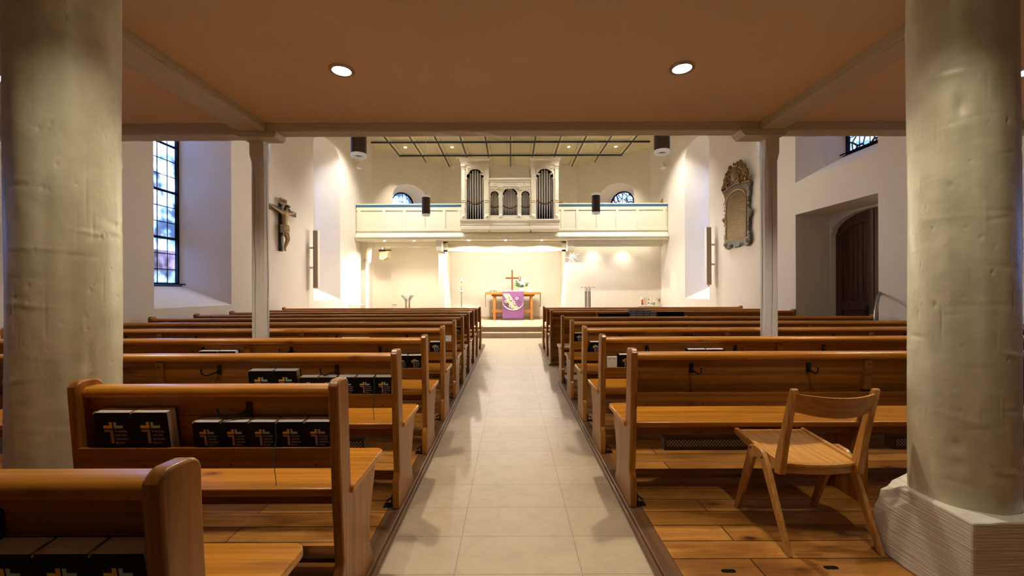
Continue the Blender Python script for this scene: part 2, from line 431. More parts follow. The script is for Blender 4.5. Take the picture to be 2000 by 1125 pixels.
def window_obj(name, O, d, nrm, outr, dep, gm, vbars, zbars, thick_every, frame=.035, sill=True):
    """leaded window standing in the outer outline of an opening"""
    e = struct(bpy.data.objects.new(name, None)); C.objects.link(e)
    P = lambda u, z, n=0: (O[0]+d[0]*u+nrm[0]*n, O[1]+d[1]*u+nrm[1]*n, z)
    A = outline(outr, 20)
    g = MB(); g.faces([P(u, z, dep+.012) for u, z in A] + [P(u, z, dep+.018) for u, z in A],
        [tuple(range(len(A))), tuple(range(2*len(A)-1, len(A)-1, -1))]); g.build('pane', gm, e, smooth=0)
    f = MB(); m = len(A); cu, cz = (outr[0]+outr[1])/2, (outr[2]+outr[3])/2
    zt_ = outr[3]+outr[4]; cz = (outr[2]+zt_)/2; inn = [(u+(cu-u)*frame/((outr[1]-outr[0])/2), z+(cz-z)*frame/((zt_-outr[2])/2)) for u, z in A]
    pts = [P(u, z, dep-.02) for u, z in A]+[P(u, z, dep-.02) for u, z in inn]+[P(u, z, dep+.03) for u, z in inn]
    f.faces(pts, [(k, (k+1) % m, m+(k+1) % m, m+k) for k in range(m)]+[(m+k, m+(k+1) % m, 2*m+(k+1) % m, 2*m+k) for k in range(m)])
    f.build('window_frame', lead_m, e, smooth=30)
    l = MB()
    def bar(a, b, w, dp):
        va, vb = Vector(P(*a, dep)), Vector(P(*b, dep)); l.tube([va, vb], w, 4)
    for u in vbars:
        if outr[0]+.02 < u < outr[1]-.02: bar((u, outr[2]), (u, top_of(outr, u)), .009, 0)
    zmax = outr[3]+outr[4]
    for k, z in enumerate(zbars):
        if z > zmax-.03: continue
        h = (outr[1]-outr[0])/2
        if z > outr[3]: h *= math.sqrt(max(0, 1-((z-outr[3])/outr[4])**2))
        bar((cu-h, z), (cu+h, z), .022 if k % thick_every == thick_every-1 else .008, 0)
    l.build('lead_bars', lead_m, e, smooth=0)
    if sill:
        s = MB()
        a, b = P(outr[0]-.02, outr[2]+.01, dep-.07), P(outr[1]+.1, outr[2]+.01, dep-.07)
        va, vb = Vector(a), Vector(b); s.tube([va, vb], .012, 6)
        va2, vb2 = Vector(P(outr[0], outr[2]-.02, dep-.03)), Vector(P(outr[1]+.1, outr[2]-.02, dep-.03)); s.tube([va2, vb2], .016, 6)
        s.build('window_sill', lead_m, e)
    # sky portal (sampling aid at the pane)
    w, hgt = outr[1]-outr[0], zmax-outr[2]
    L = bpy.data.lights.new('daylight_portal', 'AREA'); L.shape = 'RECTANGLE'; L.size = w; L.size_y = hgt; L.cycles.is_portal = True
    lo = bpy.data.objects.new('daylight_portal', L); C.objects.link(lo)
    p = Vector(P(cu, (outr[2]+zmax)/2, dep+.06)); lo.location = p
    lo.rotation_euler = Vector((-nrm[0], -nrm[1], 0)).to_track_quat('-Z', 'Z').to_euler()
    return e

def nave_win(y0, y1):
    c = (y0+y1)/2
    return ((y0-YB, y1-YB, 1.09, 5.19, .38), (c-.42-YB, c+.36-YB, 1.45, 4.75, .33), .60)
low = lambda c: ((c-.82-YB, c+.82-YB, 1.09, 2.2, .3), (c-.42-YB, c+.36-YB, 1.45, 2.05, .25), .60)
Llen = 15.24-YB; Rlen = 15.3-YB
gl = [nave_win(5.91, 7.55), nave_win(10.70, 12.37)]
wl_low = low(1.9)
build_wall('wall_left', (XL, YB), (0, 1), (-1, 0), Llen, 0, ZC,
    [(g[0][0], g[0][1], [g]) for g in gl] + [(wl_low[0][0], wl_low[0][1], [wl_low])], wall_m)
hi = ((5.82-YB, 7.51-YB, 3.27, 5.19, .38), (6.28-YB, 7.10-YB, 3.64, 4.75, .33), .60)
do = ((5.82-YB, 7.51-YB, 0, 2.69, 0.0), (5.88-YB, 7.56-YB, 0, 2.69, 0.0), .86)
g2 = nave_win(10.77, 12.29)
build_wall('wall_right', (XR, YB), (0, 1), (1, 0), Rlen, 0, ZC,
    [(hi[0][0], hi[0][1], [do, hi]), (g2[0][0], g2[0][1], [g2]), (wl_low[0][0], wl_low[0][1], [wl_low])], wall_m)
def bars(o, n=4): return [o[0]+.16+.198*k for k in range(n)]
zb = [1.45+.258*k for k in range(1, 14)]
window_obj('window_1', (XL, YB), (0, 1), (-1, 0), gl[0][1], .60, glass_m, bars(gl[0][1]), zb, 3)
window_obj('window_2', (XL, YB), (0, 1), (-1, 0), gl[1][1], .60, glass_m, bars(gl[1][1]), zb, 3)
window_obj('window_3', (XL, YB), (0, 1), (-1, 0), wl_low[1], .60, glass_m, bars(wl_low[1]), zb, 3)
window_obj('window_4', (XR, YB), (0, 1), (1, 0), hi[1], .60, stain_m, bars(hi[1]), [3.64+.268*k for k in range(1, 6)], 3)
window_obj('window_5', (XR, YB), (0, 1), (1, 0), g2[1], .60, glass_m, bars(g2[1]), zb, 3)
window_obj('window_6', (XR, YB), (0, 1), (1, 0), wl_low[1], .60, glass_m, bars(wl_low[1]), zb, 3)

# apse: slanted walls with arched windows, flat wall behind the organ
A0, B0, A1, B1 = (XL, 15.24), (-2.80, 17.41), (XR, 15.3), (2.80, 17.41)
def unit(a, b):
    v = Vector((b[0]-a[0], b[1]-a[1])); L = v.length; v /= L; return (v.x, v.y), L
dL, LL = unit(A0, B0); nL = (-dL[1], dL[0]) if -dL[1]*-1 > 0 else (dL[1], -dL[0])
nL = (-abs(dL[1]), abs(dL[0])); dR, LR = unit(A1, B1); nR = (abs(dR[1]), abs(dR[0]))
ol = ((.26*LL, .73*LL, 4.3, 5.02, .52), (.33*LL, .64*LL, 4.45, 4.86, .45), .55)
orr = ((.20*LR, .68*LR, 4.3, 5.02, .52), (.28*LR, .60*LR, 4.45, 4.86, .45), .55)
build_wall('wall_apse_left', A0, dL, nL, LL, 0, ZC, [(ol[0][0], ol[0][1], [ol])], apse_m)
build_wall('wall_apse_right', A1, dR, nR, LR, 0, ZC, [(orr[0][0], orr[0][1], [orr])], apse_m)
ab = lambda o: [o[0]+(o[1]-o[0])*k/6 for k in range(1, 6)]
window_obj('window_7', A0, dL, nL, ol[1], .55, glass_m, ab(ol[1]), [4.72, 4.93], 9, .05, False)
window_obj('window_8', A1, dR, nR, orr[1], .55, stain_m, ab(orr[1]), [4.72, 4.93], 9, .05, False)
struct(MB().box(-2.82, 2.82, 17.41, 17.6, 0, ZC).build('wall_apse', apse_m))
struct(MB().box(XL-.9, XR+.9, YB-.2, YB, 0, ZG+.1).build('wall_rear', wall_m))
struct(MB().box(XL-.7, XR+.9, 3.93, 4.05, ZG+.02, ZC).build('wall_gallery', wall_m))
# ceilings
struct(MB().box(XL-.05, XR+.05, YB, 3.85, ZG, ZG+.12).build('ceiling', ceil_m))
struct(MB().prism([(XL-.05, 3.9), (XR+.05, 3.9), (XR+.05, 15.3), (2.85, 17.5), (-2.85, 17.5), (XL-.05, 15.24)], ZC, ZC+.15, 'z').build('ceiling', navec_m))
def ceil_end(x):          # where the apse wall meets a batten at x
    if abs(x) < 2.8: return 17.35
    t = (abs(x)-2.8)/(5.1-2.8); return 17.41 + (15.27-17.41)*t - .06
tn = [0]
def trim(mb, mats, **k):
    tn[0] += 1; return struct(mb.build('trim_%d' % tn[0], mats, **k))
for k in range(-5, 6):
    x = .857*k; y1 = min(ceil_end(x), 17.35); m = MB()
    m.box(x-.11, x+.11, 4.06, y1, ZC-.022, ZC, 1); m.box(x-.055, x+.055, 4.06, y1, ZC-.05, ZC-.02, 1)
    m.box(x-.019, x+.019, 4.06, y1+(.05 if abs(k) < 5 else 0), ZC-.085, ZC-.045, 0)
    for q in (-.118, .112): m.box(x+q, x+q+.006, 4.06, y1, ZC-.004, ZC-.0005, 0)
    trim(m, [batten_m, batten_c], smooth=0)
for y, w in ((14.54, 4.9), (15.98, 4.30), (13.1, 5.05), (11.66, 5.05), (10.2, 5.05), (8.8, 5.05), (7.4, 5.05), (6, 5.05)):
    m = MB(); m.box(-w, w, y-.022, y+.022, ZC-.10, ZC-.045)
    trim(m, [batten_m], smooth=0)

# floors
def mb_floor(x0, x1, y0, y1, z0, z1, mat, name='floor', bevel=0):
    return struct(MB().box(x0, x1, y0, y1, z0, z1).build(name, mat, smooth=0, bevel=bevel))
mb_floor(XL-.9, XR+.9, YB, 17.5, -.1, 0, tile_m)
EDL, EDR = -.63, .668
mb_floor(XL, EDL-.10, YB, 9.93, 0, .05, plank_m)
mb_floor(EDR+.10, XR, YB, 5.89, 0, .05, plank_m)
mb_floor(EDR+.10, XR, 7.38, 10.04, 0, .05, plank_m)
for (x, s, y0, y1) in ((EDL, -1, YB, 9.99), (EDR, 1, YB, 5.95), (EDR, 1, 7.32, 10.1)):
    m = MB(); a, b = sorted((x+s*.016, x+s*.10)); m.box(a, b, y0, y1, 0, .0505)
    a, b = sorted((x, x+s*.018)); m.box(a, b, y0, y1, 0, .036)
    trim(m, curb_wood, bevel=.005)
for (y0, y1, s) in ((9.93, 9.99, -1), (5.89, 5.95, 1), (7.32, 7.38, 1), (10.04, 10.1, 1)):
    m = MB(); a, b = (XL, EDL-.10) if s < 0 else (EDR+.10, XR); m.box(a, b, y0, y1, 0, .05); trim(m, curb_wood, bevel=.004)
mb_floor(XL, XR, 11.64, 11.97, 0, .145, tile2_m, bevel=.006)
mb_floor(XL, XR, 11.95, 17.4, 0, .29, tile2_m, bevel=.006)
# door niche floor + back
struct(MB().box(XR+.82, XR+.9, 5.7, 7.8, 0, 2.75).build('wall_niche', wall_m))
d1 = struct(bpy.data.objects.new('door_1', None)); C.objects.link(d1)
def door_leaf(y0, y1, yc, hw):
    def tz(y): return 2.30 + .36*math.sqrt(max(0, 1-((y-yc)/hw)**2))
    ys = [y0+(y1-y0)*k/10 for k in range(11)]
    m = MB(); X = XR+.80
    poly = [(y0, .02), (y1, .02)] + [(y, tz(y)) for y in reversed(ys)]
    m.prism(poly, X-.02, X+.03, 'x')
    # frame boards proud of the planks
    for (a, b) in ((y0, y0+.14), (y1-.14, y1)):
        aa = [a+(b-a)*k/4 for k in range(5)]
        m.prism([(a, .02), (b, .02)] + [(y, tz(y)) for y in reversed(aa)], X-.05, X-.02, 'x')
    for za, zb2 in ((.02, .16), (.98, 1.13)): m.box(X-.048, X-.02, y0+.14, y1-.14, za, zb2)
    top = [(y, tz(y)) for y in ys]; m.prism([(y, z-.18) for y, z in top]+list(reversed(top)), X-.048, X-.02, 'x')
    n = 5
    for k in range(1, n):
        y = y0+.14+(y1-y0-.28)*k/n; m.box(X-.03, X-.02, y-.006, y+.006, .16, tz(y)-.2)
    return m.build('door_leaf', door_wood, d1, bevel=.004)
door_leaf(5.94, 6.735, 6.74, .80); door_leaf(6.75, 7.54, 6.74, .80)
hb = MB(); X = XR+.74; hb.tube([(X+.02, 6.88, .98), (X-.03, 6.88, .98), (X-.04, 6.99, .985), (X-.035, 7.08, .98)], .011, 8); hb.box(X, X+.02, 6.85, 6.91, .9, 1.08); hb.build('door_handle', iron, d1)
# wall above the arched door head (spandrel)
m = MB(); ys = [5.94+1.6*k/24 for k in range(25)]
head = [(y, 2.302+.36*math.sqrt(max(0, 1-((y-6.74)/.80)**2))) for y in ys]
m.prism([(5.85, .0), (5.94, .0)]+head+[(7.54, .0), (7.65, .0), (7.65, 2.74), (5.85, 2.74)], XR+.66, XR+.82, 'x')
struct(m.build('trim_door', wall_m, smooth=0))
h = MB(); h.tube([(4.93, 5.60, .05), (4.93, 5.60, .9), (4.945, 5.61, 1.03), (5.0, 5.65, 1.16), (5.10, 5.74, 1.25), (5.25, 5.86, 1.32), (5.6, 6.12, 1.42)], .02, 10)
tag(h.build('grab_rail', hose_m), 'bent grey steel grab rail in front of the dark arched door', 'handrail')

# outside
struct(MB().box(-60, 60, -40, 60, -.6, -.25).build('ground', plain('outside ground', (.22, .24, .16), .9)))
hs = thing('neighbouring_house', 'pale house with red tiled roof seen through the tall leaded window', 'building', (-30, 30, -.25))
hm = MB().box(-3, 3, -8, 8, 0, 3.4); hm.build('wall', plain('house render', (.62, .52, .46), .9), hs)
hm = MB().prism([(-3.3, 3.3), (3.3, 3.3), (0, 5.2)], -8.3, 8.3, 'y'); hm.build('roof', plain('house roof tiles', (.33, .12, .08), .8), hs)
for k in range(4):
    y = -6+4*k; MB().box(3.0, 3.06, y-.5, y+.5, 1.1, 2.4).build('house_window', plain('house pane %d' % k, (.12, .15, .2), .2), hs)

# ------------------------------------------------------------------ columns, posts, beams of the rear gallery
def column(name, label, cx, cy, r, seed, other):
    rr = random.Random(seed)
    e = thing(name, label, 'column', (cx, cy, .05))
    m = MB(); pts = []; fs = []; H = ZG-.05-.39; n = 260; J = 380
    ph = [rr.uniform(0, 6.3) for _ in range(8)]
    zz = [.362+(H+.028)*j/J for j in range(J+1)]; G = [[0.0]*n for _ in zz]; dz0 = (H+.028)/J
    def dent(a0, z0, wa, wz, dep, tilt=0):
        ka = int(2.2*wa/(2*PI/n))+1; kz = int(2.2*(wz+abs(tilt)*wa)/dz0)+1
        jc = int((z0-.362)/dz0); kc = int(a0/(2*PI)*n)
        for j in range(max(0, jc-kz), min(J, jc+kz)+1):
            for k in range(kc-ka, kc+ka+1):
                da = (k-a0/(2*PI)*n)*2*PI/n; q = (da/wa)**2+((zz[j]-z0-tilt*da)/wz)**2
                if q < 4.8: G[j][k % n] -= dep*(math.exp(-q)-.008)
    for _ in range(150):          # pits in the thick paint
        dent(rr.uniform(0, 6.28), rr.uniform(.45, 2.7), rr.uniform(.012, .03), rr.uniform(.004, .012), rr.uniform(.0015, .004))
    for _ in range(70):           # upright drips and cracks
        dent(rr.uniform(0, 6.28), rr.uniform(.5, 2.7), rr.uniform(.012, .022), rr.uniform(.02, .09), rr.uniform(-.002, .003))
    for _ in range(90):           # brushed ridges running round the shaft
        dent(rr.uniform(0, 6.28), rr.uniform(.42, 2.75), rr.uniform(.25, .8), rr.uniform(.007, .016), rr.uniform(-.0022, .0022), rr.uniform(-.05, .05))
    for d_ in other: dent(d_[0], d_[1], d_[3], d_[4], d_[2])
    for j, z in enumerate(zz):
        for k in range(n):
            a = 2*PI*k/n
            q = r*(1.02+.012*math.sin(2*a+ph[0]+z)+.010*math.sin(3*z+ph[1]+a)+.006*math.sin(7*a+ph[2]+5*z)+.004*math.sin(13*a+3*z+ph[3])+.014*(z/H-.4))+G[j][k]
            pts.append((q*math.cos(a), q*math.sin(a), z))
    for j in range(J):
        for k in range(n): fs.append((j*n+k, j*n+(k+1) % n, (j+1)*n+(k+1) % n, (j+1)*n+k))
    m.faces(pts, fs); m.build('shaft', column_m, e, smooth=60)
    s = .225; p = MB()
    # chamfered block, chipped at the far inner corner
    sg = -1 if cx > 0 else 1
    sx_ = .200; poly = [(-sx_, -s), (sx_, -s), (sx_, s), (-sx_, s)]
    p.prism(poly, 0, .37, 'z')
    o = p.build('plinth', plinth_m, e, smooth=0)
    bm = bmesh.new(); bm.from_mesh(o.data)
    bmesh.ops.subdivide_edges(bm, edges=bm.edges[:], cuts=6, use_grid_fill=True)
    for v in bm.verts:
        d = (v.co - Vector((sg*sx_, s, .37))).length
        if d < .17:
            v.co += (Vector((0, 0, .1)) - v.co).normalized()*(.17-d)*.42*rr.uniform(.7, 1.2)
        elif v.co.z > .36 and rr.random() < .5: v.co.z -= rr.uniform(0, .006); v.co.x -= math.copysign(rr.uniform(0, .004), v.co.x)
    bm.to_mesh(o.data); bm.free(); b = o.modifiers.new('edge', 'BEVEL'); b.width = .008; b.segments = 2
    return e
column('column', 'thick round cream column beside the short pew with hymnbooks', -1.965, 1.83, .178, 3,
       [(5.2, 1.6, .006, .14, .3), (5.6, 1.2, .005, .12, .25), (5.9, .9, .006, .14, .2)])
column('column', 'thick round cream column on a chipped square plinth behind the loose chair', 2.0, 1.84, .170, 5,
       [(3.9, 2.05, .012, .12, .05), (4.05, 1.85, .005, .14, .22), (3.8, .62, .008, .13, .035), (3.86, .55, .007, .12, .03), (4.1, 1.2, .004, .14, .3)])
def gpost(label, x0, x1, y0, seed):
    w = x1-x0; e = thing('gallery_post', label, 'post', ((x0+x1)/2, y0+w/2, .05)); H = 2.728-.05; h = w/2; c = .022
    m = MB(); bm = m
    secs = [(0, c), (H-.20, c), (H-.13, .006), (H, .006)]
    pts = []; fs = []
    for z, q in secs:
        g = h if q < .01 else h-.006
        pts += [(-g+q, -g, z), (g-q, -g, z), (g, -g+q, z), (g, g-q, z), (g-q, g, z), (-g+q, g, z), (-g, g-q, z), (-g, -g+q, z)]
    for j in range(3):
        for k in range(8): fs.append((8*j+k, 8*j+(k+1) % 8, 8*j+8+(k+1) % 8, 8*j+8+k))
    fs += [tuple(range(7, -1, -1)), tuple(range(24, 32))]
    m.faces(pts, fs); m.build('shaft', post_z, e, smooth=0)
    # drying cracks in the timber
    rr = random.Random(seed); ck = MB()
    for (fx, side) in ((.38, 0), (.6, 1)):
        path = []; x = -h+fx*w
        for k in range(16):
            x += rr.uniform(-.008, .008); z = .5+(H-.55)*k/15
            path.append((max(-h+.03, min(h-.03, x)), -h+.0062, z) if side == 0 else (h*(1 if x0 < 0 else -1)*.955, max(-h+.03, min(h-.03, x)), z))
        ck.tube(path, [.0006+.0013*math.sin(PI*k/15) for k in range(16)], 5)
    ck.build('drying_crack', dark_m, e)
    b = MB(); s_ = -1 if x0 < 0 else 1; a_, b_ = (-2.50, -2.12) if s_ < 0 else (2.08, 2.50); a_ -= e.location.x; b_ -= e.location.x
    b.prism([(a_, H+.056), (a_, H+.045), (a_+.045, H), (b_-.02, H), (b_, H+.02), (b_, H+.056)], 3.735-e.location.y, 3.905-e.location.y, 'y')
    b.build('bolster', beam_x, e, smooth=0, bevel=.012)
    return e
gpost('slender cracked grey timber post near the crucifix, capped with a bolster', -2.416, -2.286, 3.82, 1)
gpost('slender grey timber post before the carved epitaph, capped with a bolster', 2.357, 2.487, 3.82, 2)
def beam(label, x0, x1, y0, y1, z0, mat):
    m = MB(); m.box(x0, x1, y0, y1, z0, ZG+.01)
    o = m.build('gallery_beam', mat, smooth=0)
    bm = bmesh.new(); bm.from_mesh(o.data); long = [e for e in bm.edges if e.calc_length() > 1]
    bmesh.ops.subdivide_edges(bm, edges=long, cuts=24, use_grid_fill=True)
    rr = random.Random(len(label))
    for v in bm.verts:
        if v.co.z < ZG: v.co.z += rr.uniform(-.003, .003)
    bm.to_mesh(o.data); bm.free()
    bv = o.modifiers.new('edge', 'BEVEL'); bv.width = .012; bv.segments = 2; bv.limit_method = 'ANGLE'
    return tag(o, label, 'beam')
beam('long grey timber beam spanning between the two slender posts', -2.49, 2.49, 3.755, 3.90, 2.783, beam_x)
beam('grey timber beam end running from the crucifix-side post to the window wall', XL, -2.49, 3.755, 3.92, 2.756, beam_x)
beam('grey timber beam end running from the epitaph-side post to the door wall', 2.49, XR, 3.755, 3.91, 2.775, beam_x)
beam('grey timber beam running towards the viewer above the short pew', -2.478, -2.222, YB, 3.755, 2.785, beam_y)
beam('grey timber beam running towards the viewer above the loose chair', 2.27, 2.482, YB, 3.755, 2.785, beam_y)

# ------------------------------------------------------------------ lights
def spot(loc, power, ang, blend=.5, col=(1, .87, .69), rad=.04, aim=(0, 0, -1), parent=None):
    L = bpy.data.lights.new('downlight_beam', 'SPOT'); L.energy = power; L.color = col; L.spot_size = math.radians(ang); L.spot_blend = blend; L.shadow_soft_size = rad
    o = bpy.data.objects.new('downlight_beam', L); C.objects.link(o); o.location = loc
    o.rotation_euler = Vector(aim).to_track_quat('-Z', 'Y').to_euler(); return o
def downlight(label, x, y, z, r, power, ang, blend, ring=True, group=None, col=(1, .87, .69), mat=None, aim=(0, 0, -1)):
    e = thing('downlight', label, 'ceiling light', (x, y, z), 0, group)
    if ring:
        m = MB(); m.lathe([(r*1.02, -.012), (r*1.32, -.012), (r*1.38, -.003), (r*1.38, .002)], n=32, cap=False); m.build('trim_ring', chrome, e)
    m = MB(); m.lathe([(r, -.009), (r*.98, -.003)], n=32); m.build('lens', mat or lampglow, e)
    spot((x, y, z-.03), power, ang, blend, col, r*.6, aim)
    return e
# ------------------------------------------------------------------ pews
LW = .94                                  # post height above the plank floor
lean = lambda w: .055*(LW-w)/.74 if w > .2 else .055
PEWS = {}
def pew(side, idx, y0, L, label, solid=False, hooks=True, cleats=(1.41, 2.81), dirs=None):
    s = -1 if side == 'L' else 1
    x0 = -.66 if side == 'L' else .698
    e = thing('pew', label, 'pew', (x0, y0, .05), 0, 'rows of pine pews')
    X = lambda u: s*u
    def bx(m, u0, u1, v0, v1, w0, w1, mi=0, M=None):
        a, b = sorted((X(u0), X(u1))); m.box(a, b, v0, v1, w0, w1, mi, M)
    # end posts with rounded heads and a stepped foot
    prof = [(.035, 0), (.035, .165), (.060, .205)]
    prof += [(lean(w), w) for w in (.4, .6, .8, .885)]
    prof += [(.038-.038*math.cos(a), .902+.038*math.sin(a)) for a in (.4, .8, 1.2, 1.5)]
    prof += [(.075+.035*math.sin(a), .902+.036*math.cos(a)) for a in (.1, .5, .9, 1.3)]
    prof += [(.112, .80), (.135, .47), (.135, 0)]
    for u in (0, L-.04):
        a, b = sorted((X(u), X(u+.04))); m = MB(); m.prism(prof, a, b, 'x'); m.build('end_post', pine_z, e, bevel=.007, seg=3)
    side_prof = [(.132, 0), (.132, .455), (.44, .455), (.435, .41), (.415, .36), (.385, .30), (.365, .22), (.36, .14), (.375, .08), (.40, .03), (.41, 0)]
    for u in ((.002, L-.036)):
        a, b = sorted((X(u), X(u+.034))); m = MB(); m.prism(side_prof, a, b, 'x'); m.build('side_panel', pine_z, e, bevel=.004)
    # seat
    poly = [(-.012, .125), (-.012, .50)] + [(-.012+.04-.04*math.cos(a), .50+.04*math.sin(a)) for a in (.4, .8, 1.2, PI/2)]
    q = [(L+.012-(u+.012), v) for u, v in reversed(poly)]
    poly = [(.04, .095), (.04, .125)] + poly + q + [(L-.04, .125), (L-.04, .095)]
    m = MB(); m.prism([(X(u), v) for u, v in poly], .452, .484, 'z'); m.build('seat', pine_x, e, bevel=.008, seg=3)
    m = MB(); bx(m, .04, L-.04, .41, .432, .37, .452); bx(m, .04, L-.04, .15, .17, .395, .452); m.build('seat_apron', pine_dark, e, bevel=.003)
    # back
    m = MB(); v = lean(.9)
    rail = [(v+.10, .868), (v+.10, .905)] + [(v+.085, .912), (v+.045, .912)] + [(v+.045-.024*math.sin(a), .89+.022*math.cos(a)) for a in (.3, .7, 1.1, 1.57, 2.0, 2.5, 3.0)] + [(v+.05, .866)]
    a, b = sorted((X(.03), X(L-.03))); m.prism(rail, a, b, 'x'); m.build('top_rail', pine_x, e, smooth=50)
    vb = lambda w: .05+.1495*(.872-w)
    def board(name, w0, w1, off, th, mat, u0=.032, u1=None, ln=lean):
        m = MB(); u1 = u1 or L-.032
        p = [(ln(w0)+off, w0), (ln(w1)+off, w1), (ln(w1)+off+th, w1), (ln(w0)+off+th, w0)]
        a, b = sorted((X(u0), X(u1))); m.prism(p, a, b, 'x'); return m.build(name, mat, e, bevel=.002)
    if not solid:
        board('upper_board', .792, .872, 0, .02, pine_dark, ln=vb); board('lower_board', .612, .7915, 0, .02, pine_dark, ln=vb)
        lip = board('book_tray_lip', .60, .682, -.006, .014, pine_dark)
        m = MB(); bx(m, .032, L-.032, lean(.61)+.007, .105, .602, .616); m.build('book_tray', pine_dark, e)
        if y0 < 2.5:
            for k in range(min(5, int(L/.33))):
                nl = MB(); nl.ball((X(.09+.33*k), lean(.615)-.0065, .615), .0045, s=(1, .4, 1)); nl.build('nail_head', iron, lip, smooth=0)
    else:
        for k in range(8): board('back_board', .012+k*.108, .012+k*.108+.106, .03, .02, pine_dark)
        board('shelf_lip', .79, .815, -.11, .016, pine_x)
        m = MB(); bx(m, .032, L-.032, lean(.8)-.10, lean(.8)+.03, .788, .804); m.build('book_shelf', pine_x, e)
        for u in (.3, 2.2, L-.3):
            m = MB(); a, b = sorted((X(u), X(u+.02))); m.prism([(-.05, .788), (.036, .788), (.036, .70)], a, b, 'x'); m.build('shelf_bracket', pine_dark, e)
    # intermediate supports
    for u in cleats:
        if u < L-.5:
            m = MB(); a, b = sorted((X(u-.022), X(u+.022))); m.prism([(lean(.69)+.026, .69), (lean(.868)+.030, .868), (vb(.868), .868), (vb(.69), .69)], a, b, 'x'); cl = m.build('cleat', pine_dark, e, bevel=.002)
            m = MB(); a, b = sorted((X(u-.017), X(u+.017)))
            m.prism([(.07, 0), (.055, .60), (.08, .60), (.12, .452), (.43, .452), (.40, .34), (.36, .2), (.40, 0)], a, b, 'x'); m.build('middle_support', pine_z, e, bevel=.003)
            if y0 < 5:
                for w in (.70, .84):
                    m = MB(); m.ball((X(u), lean(w)+.0275, w), .005, s=(1, .4, 1)); m.build('screw_head', iron, cl)
    m = MB(); bx(m, .03, L-.03, .28, .375, .065, .085); m.build('foot_board', pine_dark, e, bevel=.003)
    # iron floor bracket at the aisle post
    m = MB(); bx(m, .041, .052, .05, .11, 0, .07); bx(m, .052, .10, .055, .105, 0, .007); m.ball((X(.08), .08, .008), .008); m.tube([(X(.06), .07, .05), (X(.085), .075, .03)], .006, 6); m.build('floor_bracket', iron, e)
    # bench heaters under the seat
    if not solid and L > 1.6:
        k = .30
        while k+.55 < L:
            m = MB(); bx(m, k, k+.62, .30, .37, .235, .315, 1); bx(m, k+.01, k+.61, .295, .301, .262, .305, 0); m.build('bench_heater', [grille_m, heater_m], e); k += 1.5
    # coat hooks
    if hooks and not solid:
        k = 0; u = .37
        rr = random.Random(idx*11+(s > 0))
        while u < L-.15:
            d = dirs[k] if dirs and k < len(dirs) else rr.choice([(-.07, -.04), (.05, -.05), (.0, -.07), (-.05, -.055)])
            v = vb(.82); m = MB()
            m.box(X(u)-.011, X(u)+.011, v-.008, v, .792, .848)
            hk = m.build('coat_hook', iron, e); m = MB(); p0 = Vector((X(u), v-.008, .812)); dv = Vector((d[0], d[1], 0)); 
            m.tube([p0, p0+dv*.35+Vector((0, 0, -.012)), p0+dv*.8+Vector((0, 0, -.022)), p0+dv*1.05+Vector((0, 0, -.008)), p0+dv*1.1+Vector((0, 0, .014))], [.006, .005, .0042, .0042, .0042], 7)
            m.ball(p0+dv*1.1+Vector((0, 0, .018)), .0075, sub=2)
            m.build('hook_arm', iron, hk); u += .695; k += 1
    PEWS[side+str(idx)] = (e, s, x0, y0)
    return e

rows = [.775, 1.571, 2.39, 3.195, 4.04, 4.89, 5.685, 6.50, 7.326, 8.115, 9.02]
LL_ = 4.34
lab = {0: 'cropped pine pew end at the lower corner, closest of all to the viewer', 1: 'short pine pew beside the thick cream column, seven hymnbooks in its tray'}
for i, y in enumerate(rows):
    n = 11-i
    t = lab.get(i, 'long varnished pine pew, %s row from the altar steps, crucifix side of aisle' % ORD[n])
    pew('L', i, y, 1.035 if i == 1 else (2.2 if i == 0 else LL_), t,
        dirs={1: [(-.085, -.035)], 2: [(-.075, -.03), (-.07, -.035)], 3: [(.055, -.02), (-.075, -.02), (-.03, -.06)]}.get(i))
rrows = {1: 2.40, 2: 3.20, 3: 3.99, 4: 4.83, 5: 5.695, 6: 7.33, 7: 8.115, 8: 9.02}
for i, y in rrows.items():
    n = 9-i
    t = {1: 'pine pew just in front of the loose wooden chair, door side of aisle', 6: 'solid boarded pine pew with a shelf of stacked books behind its back'}.get(i, 'long varnished pine pew, %s row from the altar steps, door side of aisle' % ORD[n])
    pew('R', i, y, 4.36, t, solid=(i == 6), dirs={1: [(.03, -.05), (.012, -.05)], 2: [(0, -.04), (.02, -.05), (-.035, -.045)]}.get(i))

# ------------------------------------------------------------------ hymnbooks
def book_meshes(w, h, d, cov):
    """front faces -y, spine at -x; origin bottom centre of the front cover"""
    root = bpy.data.objects.new('hymnbook', None)
    t = .003; hw = w/2
    m = MB(); m.box(-hw, hw, 0, t, 0, h); m.box(-hw, hw, d-t, d, 0, h); m.box(-hw, -hw+t, t, d-t, 0, h); c = m.build('cover', cov, root, bevel=.0012)
    m = MB(); m.box(-hw+t, hw-.004, t-.0008, d-t, .003, h-.0006); m.build('page_block', page_m, root, smooth=0)
    k = w/.107; z = h; m = MB()
    def fl(x0, x1, za, zb, mi): m.box(-hw+x0*k, -hw+x1*k, -.0006, 0, z-zb*k, z-za*k, mi)
    fl(.026, .052, .039, .048, 0); fl(.0435, .052, .029, .039, 0)
    fl(.0565, .0645, .029, .048, 1); fl(.0645, .083, .039, .048, 1)
    fl(.027, .052, .052, .0595, 2); fl(.0435, .052, .0595, .095, 2)
    m.build('cover_emblem', [logo_y, logo_b, logo_p], root, smooth=0)
    text_obj('cover_title', 'EVANGE-\nLISCHES\nGESANG-\nBUCH', .0093*k, title_m, root, (-hw+.057*k, -.0005, z-.0605*k), .0003, line=1.28)
    return root
protoS = book_meshes(.106, .165, .05, book_black); protoS2 = book_meshes(.106, .165, .05, book_black2); protoL = book_meshes(.140, .205, .050, book_black)
_bc = []
